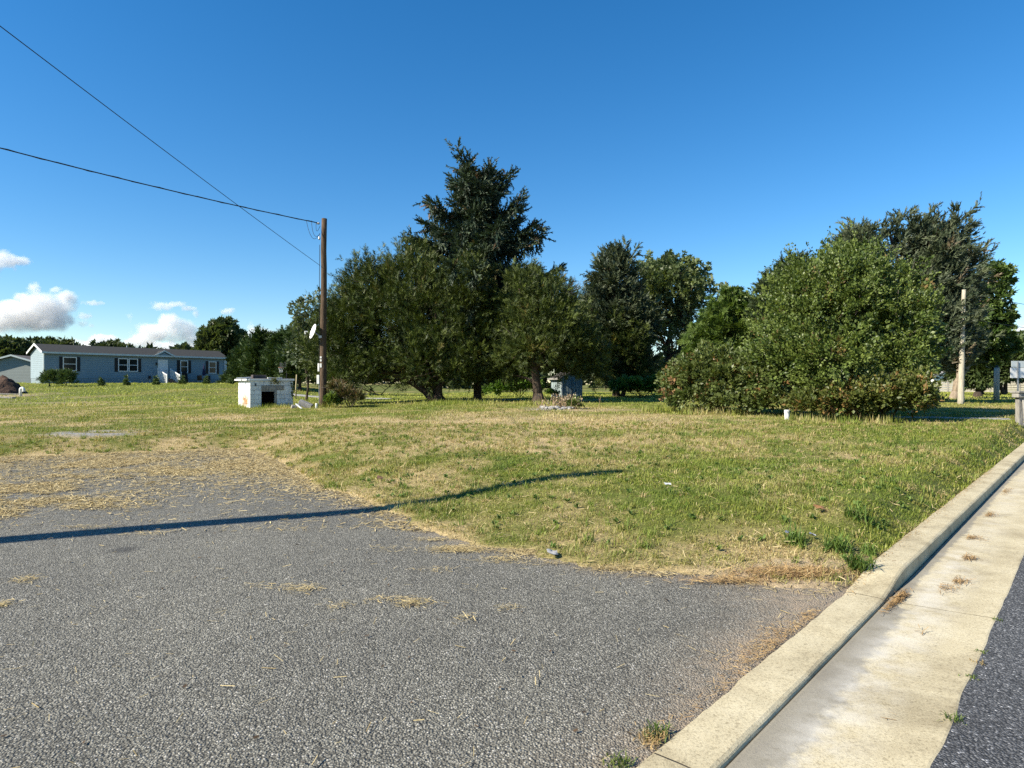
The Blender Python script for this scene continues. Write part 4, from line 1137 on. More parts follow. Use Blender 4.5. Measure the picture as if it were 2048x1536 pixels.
# ------------------------------------------------------------------ distant wood closing the view
rng = np.random.default_rng(300)
lv = Leaves()
n = 2000
xs = rng.uniform(-190, 230, n); ys = 150 + rng.normal(0, 4, n) + 0.0006 * xs ** 2
hh = 4.0 + 3.0 * fbm(xs * 0.05, xs * 0 + 3, 5, 3) * 1.6
P = np.stack([xs, ys, ground_h(xs, ys) + rng.random(n) ** 1.3 * hh], 1)
A = rng.normal(0, .6, (n, 3)) + np.array([0, -.4, .6])
plumes(lv, rng, P, A, 2.0, 1.2, 7, LEAF3, 1.7, ((0.028, 0.045, 0.020), (0.075, 0.10, 0.04)), 0.9)
tag(lv.build('distant_woods', M['leaf'], None), 'far dark line of woods along the end of the fields', 'woods', kind='stuff')

# ------------------------------------------------------------------ clouds (real vapour far away, lit by the sun)
CD = 4200.0
def cloud(label, blobs, seed, dist=CD, gain=1.0, ns=1.0, base=None, rag=1.0):
    """blobs: photo pixel centre and half sizes of the billows, at dist metres; the vapour fills their union, torn by noise"""
    k = dist / F
    C = np.array([at(u, v, dist) for u, v, _, _ in blobs]); Rr = np.array([(ru * k, max(min(ru, rv * 1.6), 4) * k, rv * k) for _, _, ru, rv in blobs])
    pad = 1.45
    lo = (C - Rr * pad).min(0); hi = (C + Rr * pad).max(0); mid = (lo + hi) / 2
    o = MB().box(*(lo[0] - mid[0], hi[0] - mid[0]), *(lo[1] - mid[1], hi[1] - mid[1]), *(lo[2] - mid[2], hi[2] - mid[2])).build('cloud', None, None)
    o.location = mid
    t = NT('cloud_vapour'); p = t.coord('Object')
    best = None
    for c, r_ in zip(C, Rr):
        mp = t.n('Mapping', vector_type='TEXTURE'); t.l(p, mp.inputs['Vector'])
        mp.inputs['Location'].default_value = c - mid; mp.inputs['Scale'].default_value = r_
        ln = t.n('VectorMath', operation='LENGTH'); t.l(mp.outputs[0], ln.inputs[0])
        f = t.math('SUBTRACT', 1.0, ln.outputs['Value'])
        best = f if best is None else t.math('SMOOTH_MAX', best, f, 0.25)
    off = t.n('VectorMath', operation='ADD'); t.l(p, off.inputs[0]); off.inputs[1].default_value = (seed * 137.0, seed * 59.0, 0)
    size = np.median(Rr[:, 2])
    n1 = t.noise(ns * 0.62 / size, 5, 0.62, off.outputs[0], 0.3)
    f = t.math('ADD', best, t.math('MULTIPLY', t.math('SUBTRACT', n1, 0.52), 2.7 * rag))
    if base is not None:
        z = t.n('SeparateXYZ'); t.l(p, z.inputs[0])
        zb = EYE + (768 - base) * k - mid[2]
        f = t.math('MULTIPLY', f, t.ramp(t.math('DIVIDE', t.math('SUBTRACT', z.outputs['Z'], zb - 30), 95.0), [(0, (0, 0, 0)), (1, (1, 1, 1))]))
    d = t.math('MULTIPLY', t.math('MINIMUM', t.math('MAXIMUM', f, 0.0), 0.35), 0.042 * gain)
    vs = t.n('VolumeScatter'); vs.inputs['Color'].default_value = (1, 1, 1, 1); vs.inputs['Anisotropy'].default_value = 0.0
    t.l(d, vs.inputs['Density']); t.l(vs.outputs[0], t.out.inputs['Volume'])
    t.m.cycles.volume_step_rate = 0.7
    o.data.materials.clear(); o.data.materials.append(t.m)
    return tag(o, label, 'cloud', kind='stuff')
cloud('large low cumulus bank above the gable of the grey house', [(35, 632, 60, 30), (92, 622, 48, 32), (136, 606, 20, 28), (0, 645, 50, 26), (75, 648, 80, 18), (25, 612, 28, 16)], 401, base=664)
cloud('small round puff over the large cumulus bank', [(70, 577, 14, 13), (42, 594, 18, 9)], 402)
cloud('thin curled wisp joined to the top of the cumulus bank', [(112, 580, 17, 6), (132, 590, 15, 11)], 403)
cloud('white cloud drifting highest over the blue house', [(5, 520, 28, 22), (30, 522, 26, 11), (-25, 528, 34, 22)], 404)
cloud('towering cumulus above the door of the blue house', [(310, 668, 36, 24), (345, 655, 26, 30), (285, 680, 30, 16), (370, 665, 28, 22), (350, 637, 10, 18), (385, 680, 22, 18)], 405, base=700)
cloud('thin arched cloud over the towering cumulus', [(325, 613, 22, 9), (350, 609, 24, 7), (376, 617, 18, 6), (392, 627, 8, 8)], 406)
cloud('flat little cloud beside the curled wisp', [(188, 607, 22, 6)], 407)
cloud('scrap of cloud between the cumulus bank and the towering cumulus', [(170, 632, 13, 8), (168, 648, 10, 8), (181, 652, 7, 5)], 408, gain=.7)
cloud('faint upright scrap of cloud over the roof of the blue house', [(260, 633, 7, 11)], 409, gain=.5)
cloud('small bright cloud above the round shade tree', [(456, 622, 14, 8)], 410)
cloud('cumulus half hidden by the round shade tree and the spruces', [(512, 665, 26, 20), (540, 672, 22, 16), (495, 680, 24, 16)], 411, base=698)
cloud('long low bank of cloud lying along the roof of the blue house', [(160, 692, 44, 14), (212, 684, 32, 14), (255, 690, 34, 14), (330, 696, 54, 14), (390, 698, 34, 15), (200, 676, 13, 12)], 412, dist=5200)
cloud('white cloud beyond the trees at the road end', [(2025, 672, 34, 14), (2060, 668, 38, 18)], 413)
cloud('cumulus to the side of the road beyond the field', [(2300, 650, 80, 40), (2380, 640, 60, 40)], 414, base=690)
cloud('cumulus far beyond the end of the driveway', [(-260, 640, 90, 45), (-180, 655, 70, 30)], 415, base=680)

# ------------------------------------------------------------------ the blue house
HB = np.array([px(88, 63.7), 63.7]); HD = nrm(np.array([230.4, 0.225 * F])); HL = 18.5
h_ang = math.atan2(HD[1], HD[0])
h_z = 1.56
def hu(u):                       # distance along the front for a photo column
    ur = u - 1024; return (ur + 936) / (230.4 - 0.225 * ur) * HL
def hz(u, v):
    y = 63.7 * (1 + 0.225 * hu(u) / HL); return EYE + (768 - v) * y / F - h_z
house = empty('mobile_home', (HB[0], HB[1], h_z), h_ang, 'long low blue sided house with black shutters and white steps', 'house')
M['siding'] = siding_mat('blue_siding', (0.225, 0.285, 0.305), 0.19)
M['siding_base'] = siding_mat('blue_skirting', (0.20, 0.25, 0.265), 0.35)
M['roof'] = worn('dark_shingles', (0.045, 0.046, 0.044), (0.025, 0.026, 0.026), 6, 0.95, bscale=30)
M['shutter'] = worn('black_shutter', (0.012, 0.011, 0.013), rough=0.5, bump=0.001)
M['trim_grey'] = worn('pale_trim', (0.55, 0.60, 0.60), (0.46, 0.50, 0.50), 2, 0.5, bump=0.001)
M['door'] = worn('white_door', (0.70, 0.72, 0.72), (0.62, 0.64, 0.64), 2, 0.45, bump=0.001)
tg = NT('window_glass'); gb = tg.principled((0.012, 0.016, 0.018), 0.12, spec=0.35); M['glass'] = tg.done(gb)
W_ = 4.0; eave = 3.22; ridge = 3.98; skirt = 0.62
MB().prism_x([(0, skirt), (W_, skirt), (W_, eave), (W_ / 2, ridge - 0.06), (0, eave)], 0, HL).build('wall', M['siding'], house)
MB().box(0.03, HL - 0.03, 0.03, W_ - 0.03, -0.3, skirt - 0.001).build('skirting', M['siding_base'], house)
mb = MB()
for (ya, za, yb, zb) in ((-0.28, eave - 0.09, W_ / 2, ridge), (W_ / 2, ridge, W_ + 0.28, eave - 0.09)):
    mb._add([(-0.25, ya, za), (HL + 0.14, ya, za), (HL + 0.14, yb, zb), (-0.25, yb, zb), (-0.25, ya, za + .09), (HL + .14, ya, za + .09), (HL + .14, yb, zb + .09), (-0.25, yb, zb + .09)],
            [(3, 2, 1, 0), (4, 5, 6, 7), (0, 1, 5, 4), (1, 2, 6, 5), (2, 3, 7, 6), (3, 0, 4, 7)])
roof = mb.build('roof', M['roof'], house)
MB().lathe([(0.05, 0), (0.05, 0.35)], (hu(270), W_ / 2 + .4, ridge - .05), 8).build('vent_pipe', M['trim_grey'], roof)
MB().box(-0.25, HL + 0.14, -0.34, -0.283, eave - 0.18, eave + 0.0).build('fascia', M['trim_grey'], house)
mb = MB()
for ya, za, yb, zb in ((-0.30, eave - .16, W_ / 2, ridge - .07), (W_ / 2, ridge - .07, W_ + .30, eave - .16)):
    mb._add([(-0.29, ya, za), (-0.253, ya, za), (-0.253, yb, zb), (-0.29, yb, zb), (-0.29, ya, za + .2), (-0.253, ya, za + .2), (-0.253, yb, zb + .2), (-0.29, yb, zb + .2)],
            [(3, 2, 1, 0), (4, 5, 6, 7), (0, 1, 5, 4), (1, 2, 6, 5), (2, 3, 7, 6), (3, 0, 4, 7)])
mb.build('gable_board', M['white_trim'], house)
for xx in (0.0, HL):
    MB().box(xx - 0.06, xx + 0.06, -0.045, 0.06, skirt - 0.02, eave - 0.1).build('corner_board', M['trim_grey'], house)
MB().box(HL - .22, HL - .14, -0.13, -0.047, 0.02, eave - .18).build('downspout', M['white_trim'], house)
MB().box(hu(440) - 0.2, hu(440) + 0.0, -0.012, 0.04, 0.36, 0.52).build('skirting_vent', M['shutter'], house)
def house_window(u0, u1, v0, v1, sh, double=False):
    x0, x1 = hu(u0), hu(u1); uc = (u0 + u1) / 2
    z1, z0 = hz(uc, v0), hz(uc, v1)
    w = empty('window', (x0, 0, z0), 0); w.parent = house
    Wd, Ht = x1 - x0, z1 - z0
    fr = MB(); t_ = 0.075
    spans = [(0, Wd)] if not double else [(0, Wd * .49), (Wd * .53, Wd)]
    for (a, b) in spans:
        fr.box(a, a + t_, -0.06, 0.01, 0, Ht); fr.box(b - t_, b, -0.06, 0.01, 0, Ht)
        fr.box(a + t_, b - t_, -0.06, 0.01, 0, t_); fr.box(a + t_, b - t_, -0.06, 0.01, Ht - t_, Ht)
        fr.box(a + t_, b - t_, -0.055, 0.01, Ht * .48, Ht * .48 + 0.055)
        MB().box(a + t_ - .002, b - t_ + .002, -0.022, -0.005, t_ - .002, Ht * .48 + .002).build('pane', M['glass'], w)
        MB().box(a + t_ - .002, b - t_ + .002, -0.030, -0.012, Ht * .48 + .053, Ht - t_ + .002).build('pane', M['glass'], w)
    fr.build('frame', M['white_trim'], w)
    for (a, b) in sh:
        xa, xb = hu(a), hu(b)
        MB().box(xa + .02, xb - .02, -0.045, 0.0, z0 - .02, z1 + .03).build('shutter', M['shutter'], house)
house_window(125, 152.4, 714, 742, [(117.6, 124.6), (152.6, 159.6)])
house_window(234.2, 273.2, 717, 743.2, [(227, 234), (273.8, 280)], True)
house_window(357, 372.3, 721, 746, [(350.3, 356.8), (372.6, 378.6)])
house_window(413.3, 428.4, 723, 747, [(407.2, 413), (428.9, 434)])
# entry gable
ga, gb_, gm = hu(302.5), hu(345), hu(323.5); gt = hz(323.5, 702) - 0.05
MB().prism([(ga + .3, eave - .12), (gb_ - .3, eave - .12), (gm, gt - .12)], -0.30, -0.05).build('entry_gable', M['siding'], house)
mb = MB()
for (xa, za, xb, zb) in ((ga, eave - .16, gm, gt), (gm, gt, gb_, eave - .16)):
    mb._add([(xa, -0.36, za), (xb, -0.36, zb), (xb, W_ * .45, zb), (xa, W_ * .45, za), (xa, -0.36, za + .11), (xb, -0.36, zb + .11), (xb, W_ * .45, zb + .11), (xa, W_ * .45, za + .11)],
            [(3, 2, 1, 0), (4, 5, 6, 7), (0, 1, 5, 4), (1, 2, 6, 5), (2, 3, 7, 6), (3, 0, 4, 7)])
gr_ = mb.build('entry_roof', M['roof'], house)
mb = MB()
for (xa, za, xb, zb) in ((ga, eave - .20, gm, gt - .04), (gm, gt - .04, gb_, eave - .20)):
    mb._add([(xa, -0.40, za), (xb, -0.40, zb), (xb, -0.363, zb), (xa, -0.363, za), (xa, -0.40, za + .17), (xb, -0.40, zb + .17), (xb, -0.363, zb + .17), (xa, -0.363, za + .17)],
            [(3, 2, 1, 0), (4, 5, 6, 7), (0, 1, 5, 4), (1, 2, 6, 5), (2, 3, 7, 6), (3, 0, 4, 7)])
mb.build('trim_board', M['trim_grey'], gr_)
# door
da, db = hu(313.2), hu(332); dz0, dz1 = skirt + 0.02, hz(322, 719.5)
dr_ = empty('door', (da, 0, dz0), 0); dr_.parent = house
Wd, Ht = db - da, dz1 - dz0
mb = MB(); mb.box(0, .09, -.07, .01, 0, Ht); mb.box(Wd - .09, Wd, -.07, .01, 0, Ht); mb.box(.09, Wd - .09, -.07, .01, Ht - .09, Ht)
mb.build('door_frame', M['white_trim'], dr_)
mb = MB(); mb.box(.088, Wd - .088, -.03, .0, 0.01, Ht - .088)
for i in range(2):
    for (za, zb) in ((.12, .42), (.48, .86), (.9, .97)):
        xa = .15 + i * (Wd - .3) / 2 + .03; xb = xa + (Wd - .3) / 2 - .09
        mb.box(xa, xb, -.042, -.028, za * (Ht - .1), zb * (Ht - .1))
dl = mb.build('door_leaf', M['door'], dr_)
MB().lathe([(0.035, 0), (0.045, .03), (0.02, .06)], (Wd - .17, -.03, Ht * .45), 8, Matrix.Rotation(R(90), 3, 'X')).build('handle', M['metal'], dl)
MB().box(hu(309.5) - .04, hu(309.5) + .06, -.12, 0.0, 2.15, 2.42).build('porch_lamp', M['shutter'], house)
# meter, pipes on the skirting
MB().box(hu(296) - .1, hu(296) + .12, -.12, -.0, .62, .95).build('meter_box', M['shutter'], house)
MB().tube([(hu(297), -.05, 0.0), (hu(297) - .02, -.05, .62)], .03, 6).build('conduit', M['white_trim'], house)
# front steps
steps = empty('front_steps', tuple(house.matrix_basis @ Vector(((da + db) / 2, 0, 0))), h_ang, 'small wooden front steps with white side rails at the door of the blue house', 'steps')
M['step_wood'] = worn('brown_step', (0.20, 0.15, 0.11), (0.11, 0.085, 0.065), 3, 0.8)
sw_ = (db - da) * 0.62
for k in range(4):
    MB().box(-sw_, sw_, -2.55 + k * .52, -2.55 + k * .52 + .54, -0.35, .155 * (k + 1)).build('step', M['step_wood'], steps)
MB().box(-sw_, sw_, -.47, -.05, -0.35, .66).build('landing', M['step_wood'], steps)
for sg in (-1, 1):
    xx = sg * (sw_ + .05)
    rl = MB(); rl._add([(xx - .03, -2.55, .95), (xx + .03, -2.55, .95), (xx + .03, -.45, 1.62), (xx - .03, -.45, 1.62), (xx - .03, -2.55, 1.05), (xx + .03, -2.55, 1.05), (xx + .03, -.45, 1.72), (xx - .03, -.45, 1.72)],
                       [(3, 2, 1, 0), (4, 5, 6, 7), (0, 1, 5, 4), (1, 2, 6, 5), (2, 3, 7, 6), (3, 0, 4, 7)])
    rl.build('hand_rail', M['white_trim'], steps)
    for k in range(13):
        yy = -2.52 + k * .168; zt = .97 + (yy + 2.55) / 2.1 * .67
        MB().box(xx - .02, xx + .02, yy - .02, yy + .02, (yy + 2.55) / 2.2 * .55 - .2, zt).build('baluster', M['white_trim'], steps)
    for yy, zz in ((-2.6, 1.12), (-.42, 1.78)):
        MB().box(xx - .05, xx + .05, yy - .05, yy + .05, -0.3, zz).build('newel_post', M['white_trim'], steps)
# patio with furniture
def hw(u_, v_=0.0, z=0.0):
    return tuple(house.matrix_basis @ Vector((u_, v_, z)))
M['slab'] = worn('patio_slab', (0.50, 0.49, 0.46), rough=0.9)
pt = empty('patio', hw(hu(395), -1.6, 0), h_ang, kind='structure')
MB().box(-3.6, 3.6, -1.5, 1.5, -0.4, 0.05).build('slab', M['slab'], pt)
um = empty('patio_umbrella', hw(hu(394), -1.2, 0.05), 0, 'closed navy patio umbrella standing on the patio of the blue house', 'umbrella')
MB().tube([(0, 0, 0), (0, 0, 2.35)], .025, 8).build('pole', M['metal'], um)
mb = MB(); prof = [(0.05, .95), (0.20, 1.0), (0.17, 1.4), (0.10, 1.95), (0.03, 2.3), (.015, 2.42)]
mb.lathe(prof, (0, 0, 0), 8); mb.build('canopy', worn('navy_cloth', (0.018, 0.022, 0.07), rough=0.9), um)
MB().lathe([(.28, 0), (.26, .06), (.06, .12)], (0, 0, 0), 12).build('base', M['shutter'], um)
tb = empty('patio_table', hw(hu(386), -1.3, 0.05), h_ang, 'round glass topped patio table beside the navy umbrella', 'table')
MB().lathe([(.55, .70), (.55, .73)], (0, 0, 0), 16).build('table_top', M['metal'], tb)
for k in range(4):
    a = k * math.pi / 2 + .6
    MB().tube([(math.cos(a) * .45, math.sin(a) * .45, 0), (math.cos(a) * .3, math.sin(a) * .3, .70)], .025, 6).build('leg', M['shutter'], tb)
def patio_chair(u_, v_, rz, label):
    c = empty('patio_chair', hw(u_, v_, 0.05), h_ang + rz, label, 'chair', 'dark patio chairs')
    MB().box(-.26, .26, -.26, .26, .40, .44).build('seat', M['shutter'], c)
    MB().obox((0, .28, .70), .52, .04, .55, Matrix.Rotation(R(-12), 3, 'X')).build('backrest', M['shutter'], c)
    for sx in (-1, 1):
        for sy in (-1, 1): MB().box(sx * .24 - .02, sx * .24 + .02, sy * .24 - .02, sy * .24 + .02, 0, .40).build('leg', M['metal'], c)
        MB().box(sx * .28 - .02, sx * .28 + .02, -.24, .26, .60, .63).build('armrest', M['metal'], c)
patio_chair(hu(381), -1.9, 2.4, 'dark patio chair pulled up to the round patio table')
patio_chair(hu(404), -1.0, -0.4, 'dark patio chair beyond the navy umbrella')
bbq = empty('covered_grill', hw(hu(357.5), -1.0, .05), h_ang, 'tall grill under a black cover beside the front steps', 'grill')
MB()._add([(-.3, -.25, 0), (.3, -.25, 0), (.3, .25, 0), (-.3, .25, 0), (-.22, -.2, 1.2), (.22, -.2, 1.2), (.22, .2, 1.2), (-.22, .2, 1.2), (-.12, -.12, 1.45), (.12, -.12, 1.45), (.12, .12, 1.45), (-.12, .12, 1.45)],
          [(3, 2, 1, 0), (0, 1, 5, 4), (1, 2, 6, 5), (2, 3, 7, 6), (3, 0, 4, 7), (4, 5, 9, 8), (5, 6, 10, 9), (6, 7, 11, 10), (7, 4, 8, 11), (8, 9, 10, 11)]).build('cover', worn('black_cover', (0.012, 0.012, 0.014)), bbq)
MB().box(-.38, -.33, -.03, .03, 0.6, 1.35).build('handle', M['white_trim'], bbq)
lb = empty('low_bench', hw(hu(436), -1.0, 0.05), h_ang, 'small pale bench under the skirting vent of the blue house', 'bench')
MB().box(-.5, .5, -.18, .18, .38, .44).build('seat', M['white_trim'], lb)
for sx in (-.42, .42): MB().box(sx - .03, sx + .03, -.15, .15, 0, .38).build('leg', M['white_trim'], lb)
yr = empty('white_stone', hw(hu(247), -1.2, gz(*hw(hu(247), -1.2)[:2]) - h_z), 0, 'white stone lying by a young fir before the blue house', 'stone')
MB().lathe([(.12, 0), (.2, .08), (.17, .2), (.06, .28)], (0, 0, 0), 9).build('stone', M['white_pvc'], yr, True)

# ------------------------------------------------------------------ the grey house at the edge
gx0, gy0 = px(25, 86), 86.0
gh = empty('grey_house', (gx0, gy0, 1.5), R(10), 'plain grey sided gable house behind the earth pile', 'house')
M['siding_grey'] = siding_mat('grey_green_siding', (0.185, 0.215, 0.205), 0.2)
MB().prism([(-5.4, -0.4), (4.6, -0.4), (4.6, 2.35), (0, 3.75), (-5.4, 2.1)], 0, 9).build('wall', M['siding_grey'], gh)
mb = MB()
for (xa, za, xb, zb) in ((-6.0, 2.05, 0, 3.85), (0, 3.85, 5.1, 2.25)):
    mb._add([(xa, -.35, za), (xb, -.35, zb), (xb, 9.3, zb), (xa, 9.3, za), (xa, -.35, za + .12), (xb, -.35, zb + .12), (xb, 9.3, zb + .12), (xa, 9.3, za + .12)],
            [(3, 2, 1, 0), (4, 5, 6, 7), (0, 1, 5, 4), (1, 2, 6, 5), (2, 3, 7, 6), (3, 0, 4, 7)])
mb.build('roof', worn('brown_shingles', (0.16, 0.14, 0.125), rough=0.95), gh)
mb = MB()
for (xa, za, xb, zb) in ((-6.0, 1.98, 0, 3.78), (0, 3.78, 5.1, 2.18)):
    mb._add([(xa, -.40, za), (xb, -.40, zb), (xb, -.353, zb), (xa, -.353, za), (xa, -.40, za + .22), (xb, -.40, zb + .22), (xb, -.353, zb + .22), (xa, -.353, za + .22)],
            [(3, 2, 1, 0), (4, 5, 6, 7), (0, 1, 5, 4), (1, 2, 6, 5), (2, 3, 7, 6), (3, 0, 4, 7)])
mb.build('gable_board', M['trim_grey'], gh)
MB().box(-1.9, -1.6, -.06, .0, 0.1, 1.25).build('downspout', M['trim_grey'], gh)

# ------------------------------------------------------------------ earth pile, vent pipe, boards on the far lawn
def mound(name, label, cat, u, y, w, d, h, mat, seed):
    x = px(u, y); n = 26; V = []
    for i in range(n + 1):
        for j in range(n + 1):
            a, b = i / n * 2 - 1, j / n * 2 - 1
            r_ = math.sqrt(a * a + b * b)
            hh_ = max(0, 1 - r_) ** 0.75 * h * (0.75 + 0.9 * float(fbm(np.array([a * 2.7 + seed]), np.array([b * 2.7]), seed, 4)[0]) - .2) if r_ < 1 else 0
            hh_ += (float(fbm(np.array([a * 9.0]), np.array([b * 9.0 + seed]), seed + 2, 3)[0]) - .45) * 0.42 * h * (1 - r_) ** .4 if r_ < .97 else 0
            V.append((a * w, b * d, hh_ - (0.08 if r_ > .97 else 0)))
    f = [(i * (n + 1) + j, (i + 1) * (n + 1) + j, (i + 1) * (n + 1) + j + 1, i * (n + 1) + j + 1) for i in range(n) for j in range(n)]
    o = np_mesh(name, np.array(V), np.array(f), mat)
    o.location = (x, y, gz(x, y) - .02)
    return tag(o, label, cat)
M['earth'] = worn('dark_earth', (0.10, 0.058, 0.038), (0.028, 0.018, 0.015), 5, 1.0, 0.3, 0.15, bscale=9)
mound('earth_pile', 'dark brown pile of earth in front of the grey house', 'earth pile', 8, 46, 1.45, 1.3, 1.2, M['earth'], 5)
vx, vy = px(41, 43), 43.0
vp = empty('vent_pipe', (vx, vy, gz(vx, vy)), 0, 'white plastic vent pipe bent over like a cane near the earth pile', 'pipe')
pts = [(0, 0, -.1), (0, 0, .45)] + [(0.11 - 0.11 * math.cos(a), 0, .45 + .11 * math.sin(a)) for a in np.linspace(.3, math.pi, 7)] + [(.22, 0, .38)]
MB().tube(pts, .085, 10).build('pipe', M['white_pvc'], vp, True)
MB().tube([(.22, 0, .385), (.22, 0, .33)], .1, 10).build('collar', M['white_pvc'], vp)
for k, (u, y, L, rz, lab) in enumerate([(15, 44.5, 1.0, 0.1, 'pale board lying in front of the earth pile'), (9, 41, .8, -.15, 'pale board lying on bare soil nearer the driveway than the earth pile')]):
    x = px(u, y)
    o = MB().box(-L / 2 - .3, L / 2 + .3, -.14, .14, -.02, .07).build('board', M['wood_grey'], None, bevel=.008)
    o.location = (x, y, gz(x, y) + .03); o.rotation_euler = (0, 0.03, rz); tag(o, lab, 'board', 'loose boards')

# ------------------------------------------------------------------ the block hut
def hut_paint():
    t = NT('flaking_white_paint'); c = t.n('NewGeometry').outputs['Position']
    f = t.noise(3.2, 6, 0.7, c); g = t.noise(11, 6, 0.75, c)
    a = t.ramp(f, [(0.3, (0.47, 0.48, 0.47)), (0.62, (0.78, 0.78, 0.75))])
    a = t.mix(t.ramp(g, [(0.56, (0, 0, 0)), (0.68, (0.9, 0.9, 0.9))]), a, (0.22, 0.22, 0.215))
    r_ = t.attr('rust').outputs['Fac']
    k = t.math('MULTIPLY', r_, t.ramp(t.noise(7, 6, 0.8, c), [(0.30, (0, 0, 0)), (0.52, (1, 1, 1))]))
    a = t.mix(k, a, (0.33, 0.16, 0.045))
    return t.done(t.principled(a, 0.85, g, 0.012, 0.7, spec=0.2))
M['hut_paint'] = hut_paint()
hc = (px(500, 30.5), 30.5)
hut_a = R(35); hut_z = min(gz(*hc), gz(hc[0] + 1, hc[1] + 1)) - 0.02
hut = empty('block_hut', (hc[0], hc[1], hut_z), hut_a, 'low white painted concrete block hut with an open doorway', 'hut')
HW, HDp, HH = 2.0, 2.4, 1.30
bh = HH / 6 ; bl = 0.40
rg = np.random.default_rng(77)
bcache = {}
def block(L, D):
    key = (round(L, 3), round(D, 3))
    if key not in bcache:
        o = MB().box(0.004, L - .004, 0, D, 0.004, bh - .004).build('block', M['hut_paint'], hut, bevel=0.006)
        bcache[key] = o.data; return o
    o = bpy.data.objects.new('block', bcache[key]); COL.objects.link(o); o.parent = hut
    return o
dA, dB, dH = 0.52, 1.22, 4
def course(L, z_i, skip=None):
    cuts = [0.0]; x = bl / 2 if z_i % 2 else bl
    while x < L - .05: cuts.append(x); x += bl
    cuts.append(L)
    segs = []
    for a, b in zip(cuts[:-1], cuts[1:]):
        if skip:
            if b <= skip[0] or a >= skip[1]: segs.append((a, b))
            else:
                if a < skip[0] - .03: segs.append((a, skip[0]))
                if b > skip[1] + .03: segs.append((skip[1], b))
        else: segs.append((a, b))
    return segs
D_ = 0.19
for i in range(6):
    sk = (dA, dB) if i < dH else ((0.52 - .0, 1.55) if i == dH else None)
    for a, b in course(HW, i, sk):
        o = block(b - a, D_); o.location = (a, rg.uniform(-.003, .003), i * bh)
    for a, b in course(HW, i + 1): o = block(b - a, D_); o.location = (a, HDp - D_ + rg.uniform(-.003, .003), i * bh)
    for a, b in course(HDp - 2 * D_, i + 1):
        o = block(b - a, D_); o.rotation_euler = (0, 0, R(90)); o.location = (D_ + rg.uniform(-.003, .003), D_ + a, i * bh)
        if i < 3 and a < 1.9:
            me = o.data.copy(); o.data = me
            at_ = me.attributes.new('rust', 'FLOAT', 'POINT')
            vals = []
            for v_ in me.vertices:
                yy = D_ + a + v_.co.x; zz = i * bh + v_.co.z
                vals.append(float(np.clip(1.25 - ((yy - .95) / .75) ** 2 - ((zz - .36) / .34) ** 2, 0, 1)))
            at_.data.foreach_set('value', np.array(vals, np.float32))
        o = block(b - a, D_); o.rotation_euler = (0, 0, R(90)); o.location = (HW, D_ + a, i * bh)
MB().box(.012, HW - .012, .012, D_ - .012, .0, .02).build('mortar_bed', M['gravel'], hut)
MB().box(dA - .0, 1.55, -.03, D_ - .02, dH * bh + .006, (dH + 1) * bh - .004).build('lintel', M['wood_grey'], hut, bevel=.006)
MB().box(dB - .10, dB - .004, -.018, .10, .02, dH * bh - .002).build('door_jamb', M['wood_grey'], hut)
MB().box(dA + .004, dB - .104, -.012, .12, dH * bh - .07, dH * bh - .004).build('door_head', M['wood_grey'], hut)
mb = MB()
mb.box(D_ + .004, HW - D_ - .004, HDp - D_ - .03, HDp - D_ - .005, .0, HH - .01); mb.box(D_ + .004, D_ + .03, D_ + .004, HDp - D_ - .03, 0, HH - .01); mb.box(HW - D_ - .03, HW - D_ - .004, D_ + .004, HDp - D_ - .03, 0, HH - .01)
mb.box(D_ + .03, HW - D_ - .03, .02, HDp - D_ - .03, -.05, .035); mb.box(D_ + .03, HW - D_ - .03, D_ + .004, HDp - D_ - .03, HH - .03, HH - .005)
mb.build('shade_lining', worn('interior_shade', (.06, .055, .05), (.02, .02, .018), 5, .95), hut)  # added lining, its dark colour stands in for shade inside the hut
MB().box(.23, .27, -.035, -.004, 1.05, 1.19).build('hasp', M['cable'], hut)
rf = MB().box(-.06, HW + .05, -.05, HDp + .06, HH + .002, HH + .10).build('roof_slab', M['hut_paint'], hut, bevel=.01)
MB().box(-.16, -.065, -.02, HDp + .1, HH + .02, HH + .095).build('eaves_board', M['white_trim'], rf)
MB().box(-.14, HW + .02, -.02, HDp + .02, HH + .103, HH + .118).build('roofing_felt', worn('felt', (0.07, 0.06, 0.055), (0.03, 0.028, 0.026), 5, .95), rf)
rt = HH + hut_z + .118
def hw2(x, y, z): return tuple(hut.matrix_basis @ Vector((x, y, z)))
o = MB().box(-.32, .32, -.16, .16, 0, .17).build('chimney_block', worn('soot_block', (0.12, 0.10, 0.095), (0.05, 0.04, 0.04), 5, .95), None, bevel=.012)
o.location = hw2(.52, .5, HH + .118); o.rotation_euler = (0, 0, hut_a + .05); tag(o, 'dark sooty block lying on the roof of the hut', 'block')
o = MB().box(-.4, .4, -.09, .09, 0, .06).build('board', M['white_trim'], None, bevel=.006)
o.location = hw2(.02, .95, HH + .12); o.rotation_euler = (0, -.05, hut_a - .2); tag(o, 'white board end on the hut roof beside the dark sooty block', 'board')
o = MB().box(-.34, .34, -.07, .07, 0, .045).build('board', M['white_trim'], None, bevel=.006)
o.location = hw2(1.2, .25, HH + .12); o.rotation_euler = (0, 0, hut_a + .02); tag(o, 'white board lying flat over the doorway on the hut roof', 'board')
